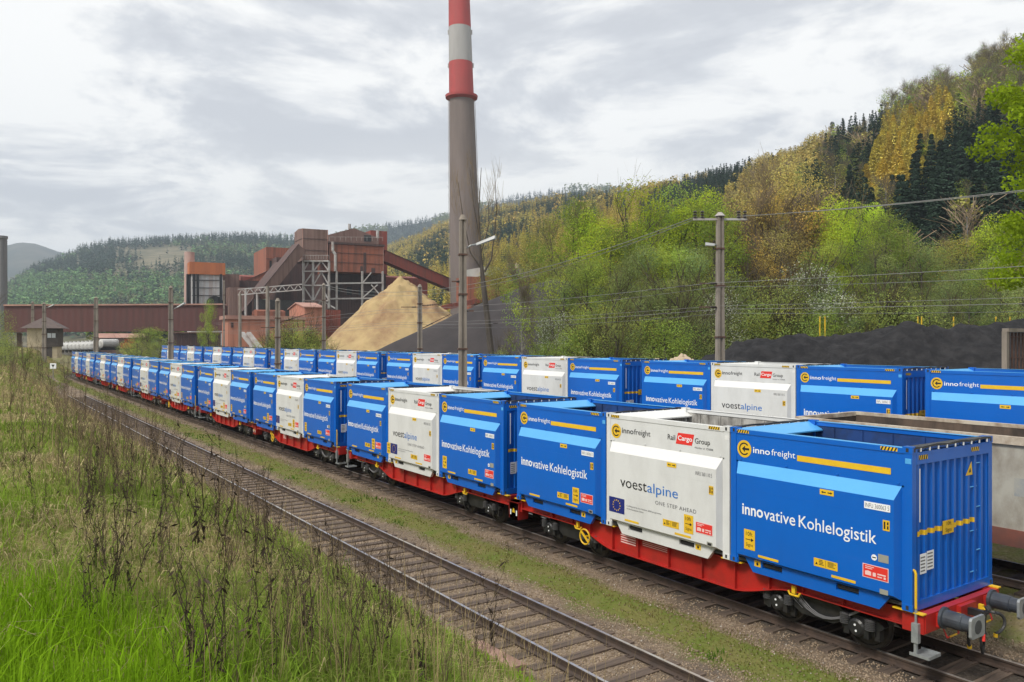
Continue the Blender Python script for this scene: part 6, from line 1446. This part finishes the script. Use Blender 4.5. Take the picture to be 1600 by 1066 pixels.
def grass():
    parts = []
    X, Y, z = scatter(520000, 2.3, 170, .80, -4, 8.35)
    c, dry, lush = grass_colour(X, Y, z); n = len(X)
    tuft = .6+.8*np.clip(.5+vnoise(X, Y, .55, 111)+.6*vnoise(X, Y, 1.7, 112), 0, 1.4)
    H = rng.uniform(.05, .16, n)*tuft*(1+.45*ss(8, 30, z))*(1+.45*lush); W = np.maximum(.0028, z*.00050)*rng.uniform(.7, 1.2, n)
    lean = np.clip(rng.normal(.68, .28, n)+.4*dry-.25*lush, .05, 1.25)
    edge = ss(8.4, 7.8, X-toe(Y)); H = H*(.35+.65*edge)
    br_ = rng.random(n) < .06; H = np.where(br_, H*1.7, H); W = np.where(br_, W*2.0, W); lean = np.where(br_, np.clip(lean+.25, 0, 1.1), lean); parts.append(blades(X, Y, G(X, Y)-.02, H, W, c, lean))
    # taller straw stalks
    X, Y, z = scatter(13000, 3.5, 150, .8, .8, 7.9); k = vnoise(X, Y, 3.5, 121)+.35*ss(8, 30, z)+.35*ss(5, 7.5, X) > .12; X, Y, z = X[k], Y[k], z[k]; n = len(X)
    c = np.array([.40, .31, .165])*rng.uniform(.6, 1.25, n)[:, None]; parts.append(blades(X, Y, G(X, Y)-.02, rng.uniform(.35, .85, n), np.maximum(.0018, z*.00026), c, np.clip(rng.normal(.3, .2, n), .02, .9)))
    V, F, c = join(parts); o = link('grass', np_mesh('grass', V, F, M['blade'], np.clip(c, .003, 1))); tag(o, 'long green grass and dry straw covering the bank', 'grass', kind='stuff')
    # moss and short grass on the strip between the tracks, and tufts in the yard
    parts = []
    for (xa, xb, nn, hh, cols) in ((11.7, 13.35, 90000, .055, ((.14, .165, .025), (.20, .16, .06))), (17.1, 19.4, 12000, .06, ((.085, .12, .016), (.13, .11, .04))), (8.3, 8.75, 9000, .05, ((.17, .12, .03), (.12, .15, .02)))):
        px = rng.uniform(-50, 1680, nn*3); z = 8*(140/8)**(rng.random(nn*3)**.9); u = (px-800)/FPX; X = z*(SA+CA*u); Y = z*(CA-SA*u); k = (X > xa-.4) & (X < xb+.4) & (Y > -3); X, Y, z = X[k], Y[k], z[k]
        m_ = vnoise(X, Y, 1.2, 131)+.7*vnoise(X, Y, .4, 132); ed = ss(xa-.3, xa+.25, X)*ss(xb+.3, xb-.25, X); k = (m_+1.1*ed-.55+rng.normal(0, .12, len(X))) > 0; X, Y, z, m_ = X[k], Y[k], z[k], m_[k]; n = len(X)
        g_ = (rng.random(n) < .45+.8*vnoise(X, Y, 2.2, 133)+.25*ss(20, 45, z))[:, None]; c = np.where(g_, np.array(cols[0]), np.array(cols[1]))*rng.uniform(.6, 1.3, n)[:, None]
        big = (vnoise(X, Y, 1.5, 134) > .30); H = hh*rng.uniform(.5, 1.3, n)*(1+1.6*big); c = np.where(big[:, None], np.array([.07, .15, .014])*rng.uniform(.7, 1.3, n)[:, None], c)
        parts.append(blades(X, Y, G(X, Y)-.008, H, np.maximum(.004, z*.00055), c, np.clip(rng.normal(.6, .3, n), .05, 1.2)))
    V, F, c = join(parts); o = link('moss', np_mesh('moss', V, F, M['blade'], np.clip(c, .003, 1))); tag(o, 'low moss and short grass growing between the tracks', 'moss', kind='stuff')
grass()
def ballast():
    px = rng.uniform(0, 1690, 260000); z = 9*(70/9)**(rng.random(260000)**1.15); u = (px-800)/FPX; X = z*(SA+CA*u); Y = z*(CA-SA*u)
    k = (((X > 8.35) & (X < 12.0)) | ((X > 13.0) & (X < 14.3)) | ((X > 16.2) & (X < 17.4)) | ((X > 11.9) & (X < 13.1) & (rng.random(len(X)) < .10))) & (Y > -3)
    k &= ~((np.abs(np.abs(X-9.97)-.752) < .08)); k &= ~((np.abs(X-9.97) < 1.25) & (np.abs(((Y+3.7) % .63+.315) % .63-.315) < .13) & (rng.random(len(X)) > .05))
    X, Y, z = X[k], Y[k], z[k]; n = len(X); s_ = np.maximum(.018, z*.0007)*rng.uniform(.6, 1.6, n)
    base = np.array([[1, 0, 0], [0, 1, 0], [-1, 0, 0], [0, -1, 0], [0, 0, 1], [0, 0, -1.]]); V = base[None]*rng.uniform(.6, 1.25, (n, 6, 1))
    a = rng.uniform(0, 6.28, n); ca, sa = np.cos(a)[:, None], np.sin(a)[:, None]; x = V[..., 0]*ca-V[..., 1]*sa; y = V[..., 0]*sa+V[..., 1]*ca; zz = V[..., 2]*.7+.25*x
    Z = G(X, Y); P = np.stack([X[:, None]+x*s_[:, None], Y[:, None]+y*s_[:, None], Z[:, None]+zz*s_[:, None]+.006], -1).reshape(-1, 3)
    f = np.array([[0, 1, 4], [1, 2, 4], [2, 3, 4], [3, 0, 4], [1, 0, 5], [2, 1, 5], [3, 2, 5], [0, 3, 5]]); F = (np.arange(n)[:, None, None]*6+f[None]).reshape(-1, 3)
    t = rng.random(n)[:, None]; c = np.array([.16, .115, .078])*(1-t)+np.array([.37, .29, .21])*t; w_ = (rng.random(n) < .018)[:, None]; c = np.where(w_, np.array([.46, .42, .37]), c)
    m = leaf_mat('ballast_stones', 0.0, 0.0); o = link('ballast', np_mesh('ballast', P, F, m, np.repeat(c, 6, 0))); tag(o, 'grey brown broken ballast stones between and beside the rails', 'ballast', kind='stuff')
ballast()
# dry dark weeds on the bank
def weed_proto(h, nb, leafy, col):
    """dead mugwort-like plant: leaning stems, ascending side shoots, hanging shrivelled leaves and seed clusters"""
    V = []; c = []
    def strip(a, b, w0, w1, k):
        d = b-a; s1 = np.cross(d, [0.3, 1, .2]); s1 /= np.linalg.norm(s1); s2 = np.cross(d, s1); s2 /= np.linalg.norm(s2)
        for s_ in (s1, s2): V.append(np.stack([a-s_*w0, a+s_*w0, b+s_*w1, b-s_*w1])); c.append(np.tile(np.array(k)*rng.uniform(.8, 1.2), (4, 1)))
    def leafs(P, n, sz, k, hang):
        for p in P:
            for _ in range(n):
                d = runit(1)[0]; d[2] = -abs(d[2])*hang-(.2*hang); d /= np.linalg.norm(d); L_ = sz*rng.uniform(.5, 1.4); s_ = np.cross(d, runit(1)[0]); s_ /= np.linalg.norm(s_); q = p+runit(1)[0]*.008
                wd_ = .28 if sz < .02 else .15; V.append(np.stack([q, q+d*L_*.5+s_*L_*wd_, q+d*L_, q+d*L_*.5-s_*L_*wd_])); c.append(np.tile(np.array(k)*rng.uniform(.6, 1.4), (4, 1)))
    for st in range(nb):
        a = rng.uniform(0, 6.28); ln = rng.uniform(.05, .32); p = np.array([rng.normal(0, .03), rng.normal(0, .03), -.03]); hh = h*rng.uniform(.7, 1.0); n = 8; pts = [p]
        for i in range(n): pts.append(pts[-1]+np.array([math.cos(a)*ln, math.sin(a)*ln, 1.0])*hh/n+rng.normal(0, .012, 3)*[1, 1, .2])
        for i in range(n): strip(pts[i], pts[i+1], .0034*(1-.75*i/n), .0034*(1-.75*(i+1)/n), col)
        for i in range(2, n+1):
            for _ in range(2):
                q = pts[i-1]+(pts[i]-pts[i-1])*rng.random(); aa = rng.uniform(0, 6.28); L_ = hh*rng.uniform(.09, .24)*(1.25-.75*i/n); d = np.array([math.cos(aa)*.55, math.sin(aa)*.55, 1.0]); d /= np.linalg.norm(d); e = q+d*L_+rng.normal(0, .01, 3)
                strip(q, e, .0016, .0009, col); P = [q+(e-q)*t for t in np.linspace(.25, 1, max(3, int(L_/.03)))]
                leafs(P, 1, .012, col, .1)
                if leafy and rng.random() < .25: leafs([q+(e-q)*.3], 1, .05, np.array(col)*.8, 1.0)
        if leafy: leafs([pts[i] for i in range(1, n)], 1, .05, np.array(col)*.75, 1.0)
    return np.concatenate(V), np.concatenate(c)
DK = (.078, .060, .046); MB_ = (.15, .112, .078); WP = []
for (h, nb, lf, cl) in ((1.05, 2, True, DK), (.85, 3, True, DK), (1.15, 2, False, MB_), (.95, 3, False, MB_), (.75, 2, True, DK), (1.2, 3, False, (.12, .088, .062)), (.6, 3, False, MB_)):
    V, c = weed_proto(h, nb, lf, cl); WP.append([np_mesh('dead_weed', V, fac(len(V)//4), M['weed'], c), False])
def weed(px, py_base, hpx, k, kind_='near'):
    """stand a dead weed where the bank meets the sight line px, py"""
    zs = np.exp(np.linspace(math.log(2.2), math.log(150), 700)); u = (px-800)/FPX; X = zs*(SA+CA*u); Y = zs*(CA-SA*u); line = EYE-(py_base-HOR)/FPX*zs; g = G(X, Y); i = np.argmax(line < g)
    if line[i] >= g[i]: return
    z = zs[i]
    if X[i] > 8.6+float(toe(Y[i])) or z < 2.3: return
    add_weed(X[i], Y[i], g[i], hpx*z/FPX, k)
WN = 0
def add_weed(x, y, z, h, k=None):
    global WN
    if k is None: k = random.randrange(len(WP))
    me = WP[k][0]; o = link('dead_weed', me); hh = max(v.co.z for v in me.vertices) if 'hh' not in me else me['hh']; me['hh'] = hh
    s_ = h/hh; o.location = (x, y, z); o.scale = (s_*random.uniform(.8, 1.1), s_*random.uniform(.8, 1.1), s_); o.rotation_euler = (random.uniform(-.12, .12), random.uniform(-.12, .12), random.uniform(0, 6.28)); WN += 1
    tag(o, 'dead dry weed with dark shrivelled seed heads on the grassy bank', 'weed', 'dead weeds on the bank')
for a in ((172, 950, 190, 0), (182, 945, 250, 1), (205, 940, 150, 4), (300, 1075, 310, 0), (310, 1060, 240, 1), (330, 1080, 200, 4), (290, 1085, 180, 0), (345, 1070, 290, 5), (360, 1090, 230, 2), (455, 1040, 210, 5), (470, 1050, 240, 3), (442, 1030, 170, 1), (480, 1020, 200, 4), (520, 1065, 230, 3), (540, 1060, 210, 5), (575, 1060, 240, 0), (590, 1050, 180, 2), (640, 1065, 170, 4), (735, 1070, 110, 3), (765, 1080, 130, 5), (700, 1075, 140, 2), (250, 850, 140, 4), (420, 900, 190, 0), (405, 890, 160, 1), (330, 850, 200, 0), (310, 860, 190, 4), (350, 870, 170, 1), (365, 900, 160, 3), (120, 740, 100, 5), (95, 760, 110, 2), (60, 720, 90, 5), (150, 790, 130, 3), (180, 740, 140, 5), (195, 720, 120, 2), (165, 700, 110, 3), (220, 770, 150, 5), (235, 800, 130, 0), (280, 760, 120, 4), (130, 860, 120, 0), (90, 880, 70, 4), (600, 960, 120, 4), (625, 980, 130, 0), (560, 960, 150, 3), (505, 930, 160, 5), (390, 1010, 190, 4), (430, 1085, 200, 0), (660, 1020, 140, 2), (40, 660, 70, 3), (20, 690, 80, 5), (610, 1040, 190, 0), (665, 1075, 180, 4), (690, 1080, 150, 3), (720, 1085, 150, 5), (750, 1075, 120, 0), (785, 1085, 130, 3), (640, 990, 120, 3), (580, 1000, 150, 0), (535, 985, 140, 1), (490, 980, 170, 0), (205, 700, 110, 5), (240, 715, 110, 3), (275, 730, 110, 5), (130, 690, 100, 3), (100, 665, 80, 5), (70, 640, 70, 2), (150, 660, 70, 3), (185, 675, 80, 5)):
    weed(*a)
while WN < 160:
    q = random.random(); px = random.uniform(-10, 820) if q < .6 else random.uniform(0, 420); py = random.uniform(600, 1070) if q < .6 else random.uniform(575, 780)
    lo_ = 575 if px < 150 else 560+(px-100)*.62
    if py < lo_ or (px < 130 and py > 830): continue
    weed(px, py, random.uniform(45, 85)+(py-600)*random.uniform(.12, .28), None if random.random() < .4 else random.choice([2, 3, 5] if py < 760 else [0, 1, 4, 5]))
def far_weeds():
    X, Y, z = scatter(26000, 7, 150, .75, .9, 7.9); k = (vnoise(X, Y, 3, 141)+.5*vnoise(X, Y, 1, 142)+.35*ss(8, 25, z)) > .16; X, Y = X[k][:360], Y[k][:360]; Z = G(X, Y); VV = []; CC = []
    for x, y, z in zip(X, Y, Z):
        me = WP[random.choice([2, 3, 5, 6])][0]; n = len(me.vertices)
        if 'npv' not in CACHE.setdefault(me.name, {}):
            a = np.empty(n*3, np.float32); me.vertices.foreach_get('co', a); cc = np.empty(n*4, np.float32); me.attributes['Col'].data.foreach_get('color', cc); CACHE[me.name] = dict(npv=a.reshape(-1, 3), c=cc.reshape(-1, 4)[:, :3])
        V = CACHE[me.name]['npv'].reshape(-1, 4, 3); c = CACHE[me.name]['c'].reshape(-1, 4, 3); q = rng.random(len(V)) < .5; V = V[q].reshape(-1, 3); c = c[q].reshape(-1, 3); m_ = V.reshape(-1, 4, 3).mean(1, keepdims=True); V = (m_+(V.reshape(-1, 4, 3)-m_)*np.array([1.25, 1.25, 1.05])).reshape(-1, 3)
        a = random.uniform(0, 6.28); s_ = random.uniform(.65, 1.1); ca, sa = math.cos(a)*s_, math.sin(a)*s_; W_ = np.stack([x+V[:, 0]*ca-V[:, 1]*sa, y+V[:, 0]*sa+V[:, 1]*ca, z+V[:, 2]*s_], -1); VV.append(W_.astype(np.float32)); CC.append(c*random.uniform(.8, 1.5))
    V = np.concatenate(VV); c = np.concatenate(CC); o = link('weed_thicket', np_mesh('weed_thicket', V, fac(len(V)//4), M['weed'], c)); tag(o, 'brown thicket of dead weeds further along the bank', 'weeds', kind='stuff')
CACHE = {}
far_weeds()
# bushes at the head of the bank
for (px, z, yt, wd, kd) in ((-12, 62, 484, .8, 'brightshrub'), (8, 70, 532, 1.0, 'shrub'), (-45, 50, 480, 1., 'shrub'), (40, 95, 552, 1.3, 'shrub'), (60, 105, 558, 1., 'brightshrub'), (100, 112, 580, 1., 'brightshrub')):
    p = at(px, HOR, z); g = G1(p.x, p.y); plant(kd, p.x, p.y, g, max(1.2, zof(yt, z)-g), wd, label='leafy bush at the far head of the grassy bank', group=False)['group'] = 'bushes at the head of the bank'
for k_, L_ in TP.items():
    for pr in L_:
        if not pr[2]:
            for ch in list(KIDS.get(pr[0], [])): bpy.data.objects.remove(ch)
            bpy.data.objects.remove(pr[0])

# ---------------------------------------------------------------- air
def haze():
    b = MB(); b.box(-3600, 5200, -1200, 4300, -30, 420); m = bpy.data.materials.new('haze_air'); m.use_nodes = True; t = m.node_tree; t.nodes.clear()
    o = N(t, 'ShaderNodeOutputMaterial'); v = N(t, 'ShaderNodeVolumePrincipled'); v.inputs['Color'].default_value = (.72, .83, .98, 1); v.inputs['Density'].default_value = HAZE; v.inputs['Anisotropy'].default_value = 0.2; t.links.new(v.outputs[0], o.inputs['Volume'])
    h = b.build('haze', m); h['kind'] = 'stuff'
HAZE = 0.00024
haze()
